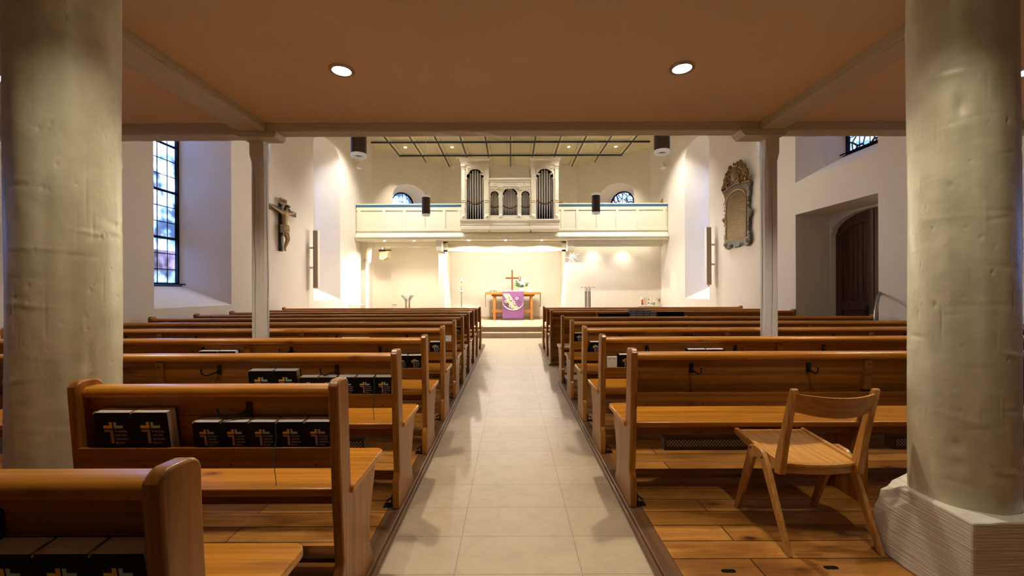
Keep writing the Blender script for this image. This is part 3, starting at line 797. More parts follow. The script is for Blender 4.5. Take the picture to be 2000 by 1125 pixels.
def place_book(pk, uc, kind, label, ribbon=None, group=None, tilt=8.4, turn=0):
    e, s, x0, y0 = PEWS[pk]
    src = {'S': protoS, 'T': protoS2, 'L': protoL}[kind]
    r = src.copy(); C.objects.link(r)
    for ch in src.children:
        c = ch.copy(); C.objects.link(c); c.parent = r
    w = .6175; v = .0355
    r.location = (x0+s*uc, y0+v, .05+w); r.rotation_euler = (math.radians(tilt), 0, math.radians(turn*.4))
    tag(r, label, 'book', group or 'hymnbooks in the pew trays')
    h = .205 if kind == 'L' else .165; hw = .07 if kind == 'L' else .053
    m = MB(); m.tube([(-hw+.012, .02, h-.002), (-hw+.006, .004, h+.002), (-hw+.004, -.002, h-.004)], .0016, 5); m.build('ribbon_marker', ribbon_y if R.random() < .6 else ribbon_g, r)
    if ribbon:
        m = MB(); m.tube([(-hw+.002, -.002, h-.004), (-hw+.004, -.006, .10), (-hw-.001, -.022, .06), (-hw-.004, -.024, 0), (-hw-.003, -.022, -.075), (-hw-.005, -.022, -.085)], .0016, 5); m.build('ribbon', ribbon_g, r)
    return r
# short pew: five small towards the aisle, two large by the far post
P1 = 'the short pew beside the column'
for k in range(5):
    place_book('L1', .085+.1065*k, 'T' if k in (0, 2) else 'S', 'small black hymnbook, %s from the aisle, in %s' % (ORD[k+1], P1), ribbon=(k == 1), turn=R.uniform(-1, 1))
place_book('L1', .725, 'L', 'large-print black hymnbook nearer the aisle of two, in ' + P1)
place_book('L1', .867, 'L', 'large-print black hymnbook against the column-side post of the short pew')
P2 = 'the pew ahead of the short pew'
for k in range(5):
    place_book('L2', .085+.109*k, 'T' if k in (3, 4) else 'S', 'small black hymnbook, %s from the aisle, in %s' % (ORD[k+1], P2), ribbon=(k == 0), turn=R.uniform(-1, 1))
place_book('L2', .655, 'L', 'large-print hymnbook nearer the aisle of two, in ' + P2)
place_book('L2', .796, 'L', 'large-print hymnbook farther from the aisle of two, in ' + P2)
for k in range(4):
    place_book('L0', .095+.108*k, 'S', 'hymnbook, %s from the post, in the cropped corner pew' % ORD[k+1])
P3 = 'the second pew ahead of the short pew'
for k in range(2): place_book('L3', .090+.11*k, 'S', 'small hymnbook by the post, %s from the aisle, second pew past the short pew' % ORD[k+1])
for k in range(3): place_book('L3', 1.17+.107*k, 'T', 'hymnbook peeping over a rail mid-row, %s from the aisle, second pew past the short pew' % ORD[k+1])
for k in range(2): place_book('L3', 1.545+.142*k, 'L', 'large hymnbook below a coat hook, %s from the aisle, second pew past the short pew' % ORD[k+1])
place_book('L4', .085, 'S', 'lone hymnbook beside the aisle post, third pew ahead of the short pew')
for k in range(2): place_book('L4', .80+.14*k, 'L', 'large hymnbook mid-row, %s from the aisle, third pew past the short pew' % ORD[k+1])
place_book('L6', .085, 'T', 'lone hymnbook beside the aisle post, fifth pew ahead of the short pew')
# door side
Q2 = 'the pew ahead of the loose chair\'s pew'
for k in range(5): place_book('R2', .195+.107*k, 'S', 'small hymnbook, %s from the aisle, in %s' % (ORD[k+1], Q2))
for k in range(2): place_book('R2', .745+.142*k, 'L', 'large-print hymnbook, %s from the aisle, in %s' % (ORD[k+1], Q2))
place_book('R3', .12, 'S', 'hymnbook beside the aisle post, second pew ahead of the loose chair\'s pew')
for k in range(2): place_book('R3', .66+.136*k, 'L', 'large hymnbook mid-row, %s from the aisle, second pew past the chair\'s pew' % ORD[k+1])
place_book('R4', .10, 'S', 'lone hymnbook by the aisle post, third pew ahead of the chair\'s pew')
for p in (protoS, protoS2, protoL):
    for ch in list(p.children): bpy.data.objects.remove(ch)
    bpy.data.objects.remove(p)
# white boxes in the trays
def tray_box(pk, u0, u1, h, label, d=.035):
    e, s, x0, y0 = PEWS[pk]; uc = (u0+u1)/2; hw = (u1-u0)/2
    r = thing('offering_box', label, 'box', (x0+s*uc, y0+.036, .05+.618))
    m = MB(); m.box(-hw, hw, 0, d, 0, h-.012); m.build('box_body', white_p, r, bevel=.003)
    m = MB(); m.box(-hw-.001, hw+.001, -.001, d+.001, h-.012, h); m.build('box_lid', white_p, r, bevel=.003)
    m = MB(); m.ball((-hw*.5, -.001, h*.86), .004); m.ball((hw*.5, -.001, h*.86), .004); m.build('box_screws', iron, r)
tray_box('R2', .05, .13, .145, 'small white box beside a hymnbook in the pew ahead of the chair\'s pew')
tray_box('L5', .05, .12, .13, 'small white box in the pew tray, fourth pew ahead of the short pew')
# books on the shelf of the boarded pew
e, s, x0, y0 = PEWS['R6']
zs = .05+.805; yy = y0-.085
blue_cov = plain('book cover navy', (.03, .045, .14), .5); grey_pg = plain('worn page edges', (.42, .43, .37), .8)
def shelf_book(w, d, h, mats, loc, label, group, flat):
    r = thing('shelf_book', label, 'book', loc, 0, group); m = MB()
    if flat:
        t = h*.14; m.box(0, w, 0, d, 0, t); m.box(0, w, 0, d, h-t, h); m.box(0, .004, 0, d, t, h-t); m.build('cover', mats[0], r)
        m = MB(); m.box(.004, w-.003, .003, d-.003, t, h-t); m.build('page_block', mats[1], r, smooth=0)
    else:
        t = .004; m.box(0, t, 0, d, 0, h); m.box(w-t, w, 0, d, 0, h); m.box(0, w, 0, t, 0, h); m.build('cover', mats[0], r)
        m = MB(); m.box(t, w-t, t, d-.003, .002, h-.004); m.build('page_block', mats[1], r, smooth=0)
    return r
xs = 1.56-.02
for k in range(10):
    shelf_book(.050, .085, .066, (book_black, page_m), (1.545+.0525*k, yy, zs), 'low black upright book on the boarded pew\'s shelf, %s from the aisle' % ORD[k+1], 'low black books on the shelf', False)
for c in range(4):
    for l in range(4 if c < 3 else 3):
        shelf_book(.112, .13, .036, (blue_cov, grey_pg), (2.085+.1165*c, yy-.01, zs+.0365*l), 'navy book on the boarded pew\'s shelf, %s stack from aisle, %s from bottom' % (ORD[c+1], ORD[l+1]), 'stacked navy books on the shelf', True)
for k in range(9):
    shelf_book(.050, .085, .098, (book_black, page_m), (2.56+.0525*k, yy, zs), 'taller black book upright beyond the navy stacks, %s from those stacks' % ORD[k+1], 'taller black books on the shelf', False)
m = MB(); m.prism([(0, 0), (.03, 0), (.0, .085), (-.02, .085)], yy+.01, yy+.07, 'y'); tag(m.build('bookend', beech, loc=(1.505, 0, zs)), 'small yellow wooden bookend before the row of low black books', 'bookend')
m = MB(); m.prism([(0, 0), (.03, 0), (.05, .03), (.04, .03)], yy+.01, yy+.07, 'y'); tag(m.build('bookend', beech, loc=(3.05, 0, zs)), 'small yellow wooden wedge after the row of taller black books', 'bookend')

# ------------------------------------------------------------------ loose chair
ch = thing('chair', 'loose beech chair with curved backrest standing behind the door-side pew', 'chair', (1.556, 2.24, .05))
SX = .205
m = MB()
prof = [(-.17, .394), (.27, .434)]
# dished seat: grid
pts = []; fs = []; nx, ny = 12, 12
for j in range(ny+1):
    for i in range(nx+1):
        fx = i/nx*2-1; fy = j/ny
        hw = .19+.012*fy
        y = -.155+.42*fy - (.03*(1-fx*fx) if fy == 0 else 0)*0
        if j == 0: y = -.165+.03*fx*fx-.012
        z = .405+.036*fy-.014*(1-fx*fx)*math.sin(PI*min(1, fy*1.1))
        pts.append((fx*hw, y, z))
top = len(pts); pts += [(x, y, z-.012) for x, y, z in pts]
W = nx+1
for j in range(ny):
    for i in range(nx):
        a = j*W+i; fs.append((a, a+1, a+W+1, a+W)); b = a+top; fs.append((b, b+W, b+W+1, b+1))
for i in range(nx):
    fs.append((i, i+top, i+1+top, i+1)); a = ny*W+i; fs.append((a, a+1, a+1+top, a+top))
for j in range(ny):
    a = j*W; fs.append((a, a+W, a+W+top, a+top)); a = j*W+nx; fs.append((a, a+top, a+W+top, a+W))
m.faces(pts, fs); m.build('seat', beech_y, ch, smooth=50)
for sx in (-1, 1):
    m = MB(); a, b = sorted((sx*.184, sx*.2085)); m.prism([(-.13, .375), (-.13, .420), (.275, .452), (.275, .415), (.1, .385)], a, b, 'x'); m.build('side_rail', beech_y, ch, bevel=.006)
m = MB(); P = []; n = 10
for k in range(n+1):
    t = k/n*2-1; P.append((t*.195, -.172+.035*t*t))
poly = P+[(x, y+.022) for x, y in reversed(P)]
m.prism(poly, .352, .408, 'z'); m.build('rear_rail', beech, ch, bevel=.006)
m = MB(); m.box(-.19, .19, .235, .257, .39, .43); m.build('front_rail', beech, ch, bevel=.005)
for sx in (-1, 1):
    # raked back post, flat tapered
    m = MB(); a, b = sorted((sx*.180, sx*.212))
    prof = [(-.118, .345), (-.165, .352), (-.205, .56), (-.262, .795)] + [(-.262+.011-.011*math.cos(q), .795+.011*math.sin(q)) for q in (.7, 1.57, 2.4)] + [(-.238, .795), (-.165, .56), (-.118, .40)]
    m.prism(prof, a, b, 'x'); m.build('back_post', beech_z, ch, bevel=.007, seg=3)
    # inverted V legs with a rounded crown
    m = MB(); a, b = sorted((sx*.211, sx*.235))
    outer = [(-.265, 0), (-.237, 0), (-.055, .345), (-.03, .372), (.0, .378), (.025, .365), (.19, 0), (.222, 0), (.075, .40)]
    outer += [(.055, .425), (.02, .438), (-.045, .432), (-.075, .41), (-.10, .37)]
    m.prism(outer, a, b, 'x'); lf = m.build('leg_frame', beech_z, ch, bevel=.005, seg=3)
    for (y, z) in ((.045, .41), (-.055, .395)):
        mm = MB(); mm.ball((sx*.2365, y, z), .006, s=(.4, 1, 1), sub=2); mm.build('screw_head', iron, lf)
m = MB(); pts = []; fs = []; n = 16; J = 6
for j in range(J+1):
    for k in range(n+1):
        t = k/n*2-1; f = j/J
        z = (.668+.022*t*t)+( .782-.010*(1-t*t)-(.668+.022*t*t))*f
        y = -.262+.022*(1-f)*1.0 - .055*(1-t*t) + .004
        pts.append((t*.196, y+.010*(1-f), z))
o0 = len(pts); pts += [(x, y+.012, z) for x, y, z in pts]; W = n+1
for j in range(J):
    for k in range(n):
        a = j*W+k; fs.append((a, a+1, a+W+1, a+W)); b = a+o0; fs.append((b, b+W, b+W+1, b+1))
for k in range(n):
    fs.append((k, k+o0, k+1+o0, k+1)); a = J*W+k; fs.append((a, a+1, a+1+o0, a+o0))
m.faces(pts, fs); m.build('backrest', beech, ch, smooth=50)
# finger slots in the planks
for i, (x, y) in enumerate(((1.469, 1.905), (.986, 1.884))):
    m = MB(); m.prism(rect_round(-.033, .033, -.011, .011, .0109, 5), 0, .0015, 'z')
    tag(m.build('floor_slot', dark_m, loc=(x, y, .0502)), ['dark oval finger slot in the planks near the plinth', 'dark oval finger slot in the planks near the aisle edge'][i], 'floor slot')
# ------------------------------------------------------------------ organ gallery
ga = thing('organ_gallery', 'pale green panelled gallery with a blue top rail carrying the organ', 'gallery', (0, 13.6, 3.0))
GX0, GX1 = -5.08, 5.15
def gpart(name, m, mat=None, **k): return m.build(name, mat or gal_m, ga, **k)
GS = ((GX0, -1.60), (1.565, GX1))
m = MB()
for a, b in GS: m.box(a, b, .02, .12, .08, 1.14)
m.box(-1.60, 1.565, .02, .12, .08, .25); gpart('parapet', m, smooth=0)
for a, b in GS:
    m = MB(); m.box(a, b, -.02, .16, 1.165, 1.20); m.box(a, b, -.005, .14, 1.04, 1.10); gpart('hand_rail', m, bevel=.008)
for a, b in GS:
    m = MB(); m.box(a, b, -.015, .15, 1.10, 1.166); gpart('blue_rail', m, blue_m, smooth=0)
for k, x in enumerate((-4.98, -4.17, -3.5, -2.86, -2.19, -1.70, 1.70, 2.19, 2.86, 3.5, 4.17, 5.05)):
    m = MB(); m.box(x-.045, x+.045, -.005, .03, .34, 1.05); gpart('stile', m, bevel=.006)
for a, b in GS:
    m = MB(); m.box(a, b, -.004, .03, .30, .38); m.box(a, b, -.004, .03, .98, 1.05); gpart('panel_rail', m, bevel=.006)
m = MB()
prof = [(.10, .235), (.0, .235), (-.025, .22), (-.045, .17), (-.09, .13), (-.10, .12), (-.10, .085), (-.075, .08), (-.075, .02), (-.05, .0), (.10, .0)]
m.prism(prof, GX0, GX1, 'x'); gpart('cornice', m, smooth=30)
m = MB(); m.prism([(XL+.02, .10), (GX1, .10), (GX1, 1.62), (2.9, 3.75), (-2.9, 3.75), (XL+.02, 1.58)], .0, .12, 'z'); gpart('gallery_floor', m, apse_m, smooth=0)
for x0, x1 in ((-2.46, -2.27), (1.86, 2.09)):
    m = MB(); m.box(x0, x1, .02, 1.9, -.35, .0); gpart('bracket_beam', m, bevel=.006)
# chancel walls below the gallery
def wall(name, x0, x1, y0, y1, z0, z1, mat=apse_m): return struct(MB().box(x0, x1, y0, y1, z0, z1).build(name, mat, smooth=0))
wall('wall_chancel', -2.45, 2.0, 15.6, 15.75, .29, 3.0)
wall('wall_chancel_left', -4.62, -2.45, 15.75, 15.9, .29, 3.0)
wall('wall_chancel_right', 1.86, XR, 14.25, 14.40, .29, 3.0)
wall('wall_partition_left', -2.45, -2.24, 14.0, 15.75, .29, 2.66)
wall('wall_partition_right', 1.86, 2.05, 14.40, 15.6, .29, 2.66)
struct(MB().box(-2.24, 1.86, 15.575, 15.6, .29, .37).build('baseboard_chancel', plain('skirting stone', (.52, .43, .30), .6)))
struct(MB().box(XL, -4.93, 14.05, 14.35, .29, 3.0).build('trim_pilaster', apse_m, bevel=.01))
m = MB(); m.box(-4.93, -2.46, 14.1, 14.3, 2.83, 3.0); trim(m, gal_m, bevel=.01)
m = MB(); m.box(2.09, 5.05, 13.78, 13.86, 2.80, 2.99); m.box(2.09, 5.05, 13.75, 13.87, 2.80, 2.83); m.box(2.09, 5.05, 13.75, 13.87, 2.89, 2.915); trim(m, gal_m, bevel=.006)
m = MB(); fr = ((-2.27, 1.86, 2.94, 2.99), (-2.27, 1.86, 2.66, 2.72), (-2.27, -2.12, 2.66, 2.99), (1.71, 1.86, 2.66, 2.99))
for a, b, c, d in fr: m.box(a, b, 13.93, 14.06, c, d)
m.box(-2.15, 1.75, 13.99, 14.05, 2.70, 2.96); m.box(-2.13, 1.73, 13.965, 14.0, 2.81, 2.83); trim(m, gal_m, bevel=.006)

# ------------------------------------------------------------------ organ
og = thing('pipe_organ', 'ivory pipe organ with two tall pipe towers in the middle of the gallery', 'organ', (-.02, 13.30, 3.25))
def arch_panel(name, x0, x1, z0, z1, holes, y0, y1, mat=organ_m):
    """panel in the xz plane with arched holes (cx, hw, zb, zs, rise)"""
    m = MB(); cur = x0
    for cx, hw, zb_, zs_, r in sorted(holes):
        m.box(cur, cx-hw, y0, y1, z0, z1); m.box(cx-hw, cx+hw, y0, y1, z0, zb_)
        n = 16; xs_ = [cx-hw*math.cos(PI*k/n) for k in range(n+1)]
        zz = [zs_+r*math.sqrt(max(0, 1-((x-cx)/hw)**2)) for x in xs_]
        m.prism(list(zip(xs_, zz))+[(cx+hw, z1), (cx-hw, z1)], y0, y1, 'y')
        # raised archivolt
        ring = []
        for q in (0, .022):
            ring.append([(cx-(hw+q)*math.cos(PI*k/n), zs_+(r+q)*math.sin(PI*k/n)) for k in range(n+1)])
        m.prism(ring[0]+list(reversed(ring[1])), y0-.018, y0, 'y')
        for sx in (-1, 1):
            a, b = sorted((cx+sx*(hw-.012), cx+sx*(hw+.035)))
            m.box(a, b, y0-.03, y1, zs_-.05, zs_); m.box(a+.004, b-.004, y0-.022, y1, zs_-.075, zs_-.05)
            m.ball((cx+sx*(hw+.004), y0-.012, zs_-.10), .02, s=(.8, .8, 1.3)); m.ball((cx+sx*(hw+.006), y0-.012, zs_-.27), .016)
        cur = cx+hw
    m.box(cur, x1, y0, y1, z0, z1)
    global front; front = m.build(name, mat, og, smooth=30); return front
def carve(name, spots, r0, seed, y, path=None):
    rr = random.Random(seed); m = MB(); m.tube([(x, y, z) for x, z, sc in (path or spots)], r0*.25, 5)
    for x, z, sc in spots:
        for k in range(5):
            m.ball((x+rr.uniform(-.5, .5)*r0*2*sc, y-rr.uniform(0, .012), z+rr.uniform(-.5, .5)*r0*2*sc), r0*rr.uniform(.35, .6)*sc, s=(1.2, .6, .8))
        a = rr.uniform(0, 6); m.tube([(x+r0*sc*.8*math.cos(a+t)*(1-t/9), y-.008, z+r0*sc*.8*math.sin(a+t)*(1-t/9)) for t in (0, 1, 2, 3, 4, 5, 6)], .006, 5)
    return m.build(name, organ_m, front)
def steps(name, x0, x1, y0, y1, lst):
    m = MB()
    for z0, z1, o in lst:
        if isinstance(o, tuple):
            a, b = o
            m.faces([(x0-a, y0-a, z0), (x1+a, y0-a, z0), (x1+a, y1, z0), (x0-a, y1, z0), (x0-b, y0-b, z1), (x1+b, y0-b, z1), (x1+b, y1, z1), (x0-b, y1, z1)],
                    [(0,1,2,3), (4,5,6,7), (0,1,5,4), (1,2,6,5), (2,3,7,6), (3,0,4,7)])
        else: m.box(x0-o, x1+o, y0-o, y1, z0, z1)
    return m.build(name, organ_m, og, bevel=.004, smooth=30)
m = MB()
for x0, x1 in ((-1.53, -.72), (.72, 1.53)): m.box(x0, x1, .26, 1.0, .36, 2.2)
m.box(-.72, .72, .26, 1.0, .36, 1.55); m.build('dark_interior', dark_m, og, smooth=0)
m = MB()
for sx in (-1, 1):
    a, b = sorted((sx*1.555, sx*1.535)); m.box(a, b, .04, 1.1, .36, 2.2)
    a, b = sorted((sx*.69, sx*.71)); m.box(a, b, .04, 1.1, .36, 2.2)
    a, b = sorted((sx*1.53, sx*.62)); m.box(a, b, 1.0, 1.1, .36, 2.12)
m.box(-.72, .72, 1.0, 1.1, .36, 1.6); m.build('case_side', organ_m, og, smooth=0)
for sx in (-1, 1):
    cx = sx*1.12; x0, x1 = cx-.445, cx+.445
    arch_panel('tower_front', x0, x1, .362, 2.13, [(cx, .278, .385, 1.73, .278)], 0, .045)
    for px in (x0+.065, x1-.065):
        m = MB(); m.box(px-.055, px+.055, -.035, 0, .40, 2.0); m.box(px-.068, px+.068, -.05, 0, 2.0, 2.03); m.box(px-.068, px+.068, -.05, 0, 2.08, 2.13)
        m.box(px-.072, px+.072, -.055, 0, .38, .42); m.box(px-.072, px+.072, -.05, 0, .93, .955); m.box(px-.072, px+.072, -.05, 0, .985, 1.005)
        m.faces([(px-.07, -.036, .40), (px+.07, -.036, .40), (px+.07, -.036, .54), (px-.07, -.036, .54), (px, -.085, .47)], [(0,1,4), (1,2,4), (2,3,4), (3,0,4)])
        m.build('pilaster', organ_m, front, smooth=0, bevel=.003)
    steps('tower_cornice', x0, x1, 0, .9, [(2.13, 2.16, .025), (2.16, 2.255, .0), (2.255, 2.31, (.01, .06)), (2.31, 2.345, .07)])
    sp = [(cx+a*.235, 2.02-b, 1) for a in (-1, 1) for b in (0, .09, .17)]+[(cx+a*.15, 2.04, .8) for a in (-1, 1)]
    carve('spandrel_carving', sp, .045, 3+sx, -.012, [(cx+a*q, z, 1) for a, q, z in ((-1, .25, 1.85), (-1, .24, 2.0), (-1, .12, 2.05), (1, .12, 2.05), (1, .24, 2.0), (1, .25, 1.85))])
    carve('frieze_carving', [(cx+.055*k, 2.205, .55+.25*(k == 0)) for k in range(-4, 5)], .032, 9+sx, -.004)
arch_panel('middle_front', -.675, .675, .40, 1.44, [(0, .235, .515, 1.17, .235), (-.50, .138, .515, 1.16, .14), (.50, .138, .515, 1.16, .14)], .02, .06)
for px in (-.30, .30):
    m = MB(); m.box(px-.045, px+.045, -.02, .02, .50, 1.33); m.box(px-.06, px+.06, -.035, .02, 1.33, 1.37); m.box(px-.075, px+.075, -.045, .02, 1.39, 1.435)
    m.box(px-.055, px+.055, -.03, .02, .76, .785); m.box(px-.055, px+.055, -.03, .02, .81, .83)
    m.faces([(px-.055, -.021, .42), (px+.055, -.021, .42), (px+.055, -.021, .54), (px-.055, -.021, .54), (px, -.065, .48)], [(0,1,4), (1,2,4), (2,3,4), (3,0,4)])
    m.lathe([(.03, -.02), (.05, 0), (.03, .02)], (px, -.03, 1.355), 10); m.build('pilaster', organ_m, front, smooth=0, bevel=.003)
steps('middle_cornice', -.665, .665, .02, .8, [(1.44, 1.47, .02), (1.47, 1.585, .0), (1.585, 1.605, .02), (1.605, 1.65, (.01, .04)), (1.65, 1.71, .045)])
carve('spandrel_carving', [(x, z, .9) for x in (-.6, -.5, -.4, .4, .5, .6) for z in (1.39, 1.345)]+[(a*.2, 1.39, .7) for a in (-1, 1)], .036, 21, .01)
carve('frieze_carving', [(.045*k, 1.53, .45+.35*(k == 0)) for k in range(-4, 5)], .03, 23, .015)
for sx in (-1, 1):
    m = MB(); m.lathe([(.02, 0), (.038, .004), (.04, .014), (.025, .022), (.0, .024)], n=16, M=Matrix.Translation((sx*.475, .022, 1.53)) @ Matrix.Rotation(PI/2, 4, 'X')); m.build('rosette', organ_m, front)
for sx in (-1, 1):
    cx = sx*1.12; steps('tower_base', cx-.455, cx+.455, -.03, .9, [(.335, .365, .045), (.25, .335, (.0, .04)), (.20, .225, .012), (.225, .25, .0), (.15, .20, .0), (.06, .15, .012), (.0, .06, (-.03, .012))])
steps('middle_base', -.665, .665, 0, .9, [(.335, .42, .03), (.25, .335, (.0, .03)), (.20, .225, .012), (.225, .25, .0), (.15, .20, .0), (.06, .15, .012), (.0, .06, (-.03, .012))])
def pipes(cx, hw, n, zb_, zt, zm, dz, r, y):
    for k in range(n):
        t = (k-(n-1)/2)/((n-1)/2); x = cx+t*(hw-r*1.05); a = abs(t); mz = zm+dz*a*a; top = zt-.24*hw/.278*a*a
        m = MB(); m.lathe([(r*.28, zb_), (r*.95, mz), (r, mz+.005)], (x, y, 0), 14)
        m.lathe([(r, mz+.03), (r, top), (r*.8, top)], (x, y, 0), 14); m.lathe([(r*.86, mz), (r*.86, mz+.03)], (x, y, 0), 12, 2, cap=False)
        p = m.build('organ_pipe', [pipe_m, pipe_mouth, dark_m], og, smooth=50)
        m = MB(); m.box(x-r*.55, x+r*.55, y-r*1.05, y-r*.8, mz+.03, mz+.075+.02*hw); m.build('pipe_mouth', pipe_mouth, p, smooth=0)
for sx in (-1, 1): pipes(sx*1.12, .276, 7, .385, 1.99, .86, .10, .030, .10)
pipes(0, .233, 9, .515, 1.39, .73, .07, .0205, .11)
for sx in (-1, 1): pipes(sx*.50, .137, 6, .515, 1.29, .755, .03, .0175, .11)

# ------------------------------------------------------------------ pendants
def pendant(x, y, zb_, label):
    e = thing('pendant_lamp', label, 'pendant lamp', (x, y, zb_), 0, 'pendant lamps'); r = .095; H = .46
    m = MB(); m.lathe([(r, .04), (r, H-.045), (r*.97, H-.045), (r*.97, .04)], n=32); m.build('lamp_shade', brownmetal, e, smooth=30)
    m = MB(); m.lathe([(r*.72, -.001), (r*.96, 0), (r*.98, .01), (r*.98, .045), (r*.72, .045), (r*.72, -.001)], n=32, cap=False); m.build('lower_ring', frost, e, smooth=30)
    m = MB(); m.lathe([(r*.72, .03), (r*.5, .031)], n=24); m.build('reflector', dark_m, e)
    m = MB(); m.lathe([(r*.9, H-.05), (r*.97, H-.045), (r*.97, H), (r*.5, H+.004)], n=32); m.build('upper_ring', frost, e, smooth=30)
    m = MB(); m.tube([(0, 0, H), (0, 0, ZC-zb_)], .003, 5); m.lathe([(.02, 0), (.012, .03), (.004, .05)], (0, 0, H), 12); m.build('cable', white_p, e)
    spot((x, y, zb_-.02), 8, 100, .7, rad=.06)
pendant(-1.89, 5.15, 3.0, 'brown cylinder pendant on the crucifix side, cut off by the beam above')
pendant(1.885, 5.15, 3.03, 'brown cylinder pendant on the door side, cut off by the beam above')
pendant(-1.915, 9.36, 3.03, 'brown cylinder pendant before the gallery on the crucifix side')
pendant(1.93, 9.36, 3.06, 'brown cylinder pendant before the gallery on the door side')

# ------------------------------------------------------------------ downlights
downlight('bright round downlight above the crucifix-side pews in the low ceiling', -1.163, 2.855, ZG, .062, 118, 124, .6, group='low ceiling downlights')
downlight('bright round downlight above the loose chair in the low ceiling', 1.18, 2.84, ZG, .062, 118, 124, .6, group='low ceiling downlights')
downlight('downlight beyond the column beside the short pew, at the picture edge', -3.63, 2.94, ZG, .062, 85, 124, .6, group='low ceiling downlights')
downlight('downlight beyond the column with the plinth, at the picture edge', 3.63, 2.90, ZG, .062, 85, 124, .6, group='low ceiling downlights')
downlight('downlight in the low ceiling between the short pew and the aisle', -1.25, 1.42, ZG, .062, 72, 112, 1.0, group='low ceiling downlights')
downlight('downlight in the low ceiling beside the chipped-plinth column', 1.30, 1.42, ZG, .062, 72, 112, 1.0, group='low ceiling downlights')
for k, (x, t) in enumerate(((-3.87, 'outermost over the crucifix-side arched window'), (-2.15, 'over the crucifix-side organ tower'), (2.15, 'over the door-side organ tower'), (3.88, 'outermost over the door-side arched window'))):
    downlight('small ceiling downlight between dark battens, '+t, x, 15.24, ZC-.001, .05, 380, 70, .7, False, 'nave ceiling downlights', mat=lens_small, aim=(0, .06, -1))
for x in (-3.87, -2.15, 0, 2.15, 3.88): spot((x, 12.0, ZC-.05), (700 if abs(x) > 3 else 420) if x else 760, 104, .7, (1, .93, .80), aim=(0, .10, -1))  # hidden ceiling row; its centre spot is added to brighten the organ
for x in (-3.87, 3.88): spot((x, 8.0, ZC-.05), 130, 80, .7, (1, .93, .80))
for x in (-1.5, 1.5): spot((x, 7.9, ZC-.05), 60, 80, .6)
for x, t in ((-4.18, 'outer'), (-3.2, 'inner')): downlight('tiny soffit downlight under the gallery on the crucifix side, %s one' % t, x, 13.70, 2.999, .035, 170, 150, .6, False, 'soffit downlights', mat=lens_small)
for x, t in ((-1.38, 'crucifix-side one'), (-.17, 'middle one'), (1.02, 'door-side one')):
    downlight('tiny soffit downlight above the altar lintel, '+t, x, 13.66, 2.999, .035, 230, 178, .3, False, 'soffit downlights', mat=lens_small, aim=(0, -.35, -1))
    downlight('tiny downlight in the altar lintel underside, '+t, x+.03, 14.0, 2.659, .035, 65, 120, .6, False, 'lintel downlights', mat=lens_small, aim=(0, .25, -1))
for x in (2.81, 3.83): spot((x, 13.95, 2.97), 55, 100, 1.0, (1, .93, .80), rad=.03)
for x, wd, pw in ((3.55, 2.7, 7), (-3.7, 2.2, 14)):      # unseen fill strips added to brighten the two side bays
    L = bpy.data.lights.new('bay_fill', 'AREA'); L.shape = 'RECTANGLE'; L.size = wd; L.size_y = .06; L.energy = pw; L.color = (1, .93, .80)
    o = bpy.data.objects.new('bay_fill', L); C.objects.link(o); o.location = (x, 13.97 if x > 0 else 14.4, 2.93); o.rotation_euler = Vector((0, .12, -1)).to_track_quat('-Z', 'Y').to_euler()
L = bpy.data.lights.new('cove_strip', 'AREA'); L.shape = 'RECTANGLE'; L.size = 3.9; L.size_y = .08; L.energy = 50; L.color = (1, .92, .78)
o = bpy.data.objects.new('cove_strip', L); C.objects.link(o); o.location = (-.2, 14.15, 2.9); o.rotation_euler = Vector((0, .8, -1)).to_track_quat('-Z', 'Y').to_euler()

# ------------------------------------------------------------------ altar and chancel furniture
FZ = .29
al = thing('altar_table', 'light oak altar table under the wooden cross', 'altar', (.07, 14.6, FZ))
m = MB(); m.box(-.99, .99, 0, .75, .915, 1.0); m.build('table_top', oak, al, bevel=.006)
for x in (-.66, .66):
    for y in (.06, .60):
        m = MB(); m.box(x-.045, x+.045, y, y+.09, .04, .915); m.box(x-.07, x+.07, y-.02, y+.11, 0, .04); m.build('leg', oak, al, bevel=.004)
m = MB(); m.box(-.76, .76, .075, .135, .84, .915); m.build('upper_rail', oak, al, bevel=.004)
m = MB(); m.box(-.76, .76, .08, .13, .27, .37); m.build('lower_rail', oak, al, bevel=.004)
m = MB()
for y in (.10, .64):
    m.box(-.66, .66, y-.01, y+.03, .86, .9)
m.build('cross_rail', oak, al)
lc = MB(); lc.box(-1.0, 1.0, .12, .66, 1.0, 1.006); lc.box(-1.0, -.994, .12, .66, .45, 1.006); lc.box(.994, 1.0, .12, .66, .45, 1.006)
tag(lc.build('altar_linen', linen, loc=(.07, 14.6, FZ)), 'white linen runner hanging over both ends of the altar', 'tablecloth')
pc = thing('altar_hanging', 'purple woven altar hanging with tulips, draped over the altar front', 'altar cloth', (.07, 14.585, FZ))
m = MB(); W = .375; n = 24; J = 30; pts = []; fs = []
for j in range(J+1):
    for i in range(n+1):
        x = -W+2*W*i/n; z = 1.012-.93*j/J
        pts.append((x, -.006*math.sin(9*x+j*.05)*j/J, z))
for j in range(J):
    for i in range(n):
        a = j*(n+1)+i; fs.append((a, a+1, a+n+2, a+n+1))
o0 = len(pts); pts += [(x, y+.01, z) for x, y, z in pts[:o0]]
fs += [tuple(q+o0 for q in reversed(f)) for f in fs]
m.faces(pts, fs); m.box(-W, W, .0, .5, 1.006, 1.016); m.build('cloth', purple_m, pc, smooth=60)
m = MB(); m.prism([(-.36, .94), (-.13, .94), (.21, .41), (.08, .36), (-.02, .36)], -.011, -.006, 'y'); m.build('beige_band', beige_m, pc, smooth=0)
m = MB(); A = [(math.cos(t)*.37, .66-.31*math.sin(t)) for t in [PI*k/20 for k in range(21)]]; B = [(x*.98, z+.045*math.sin(PI*k/20)+.004) for k, (x, z) in enumerate(A)]
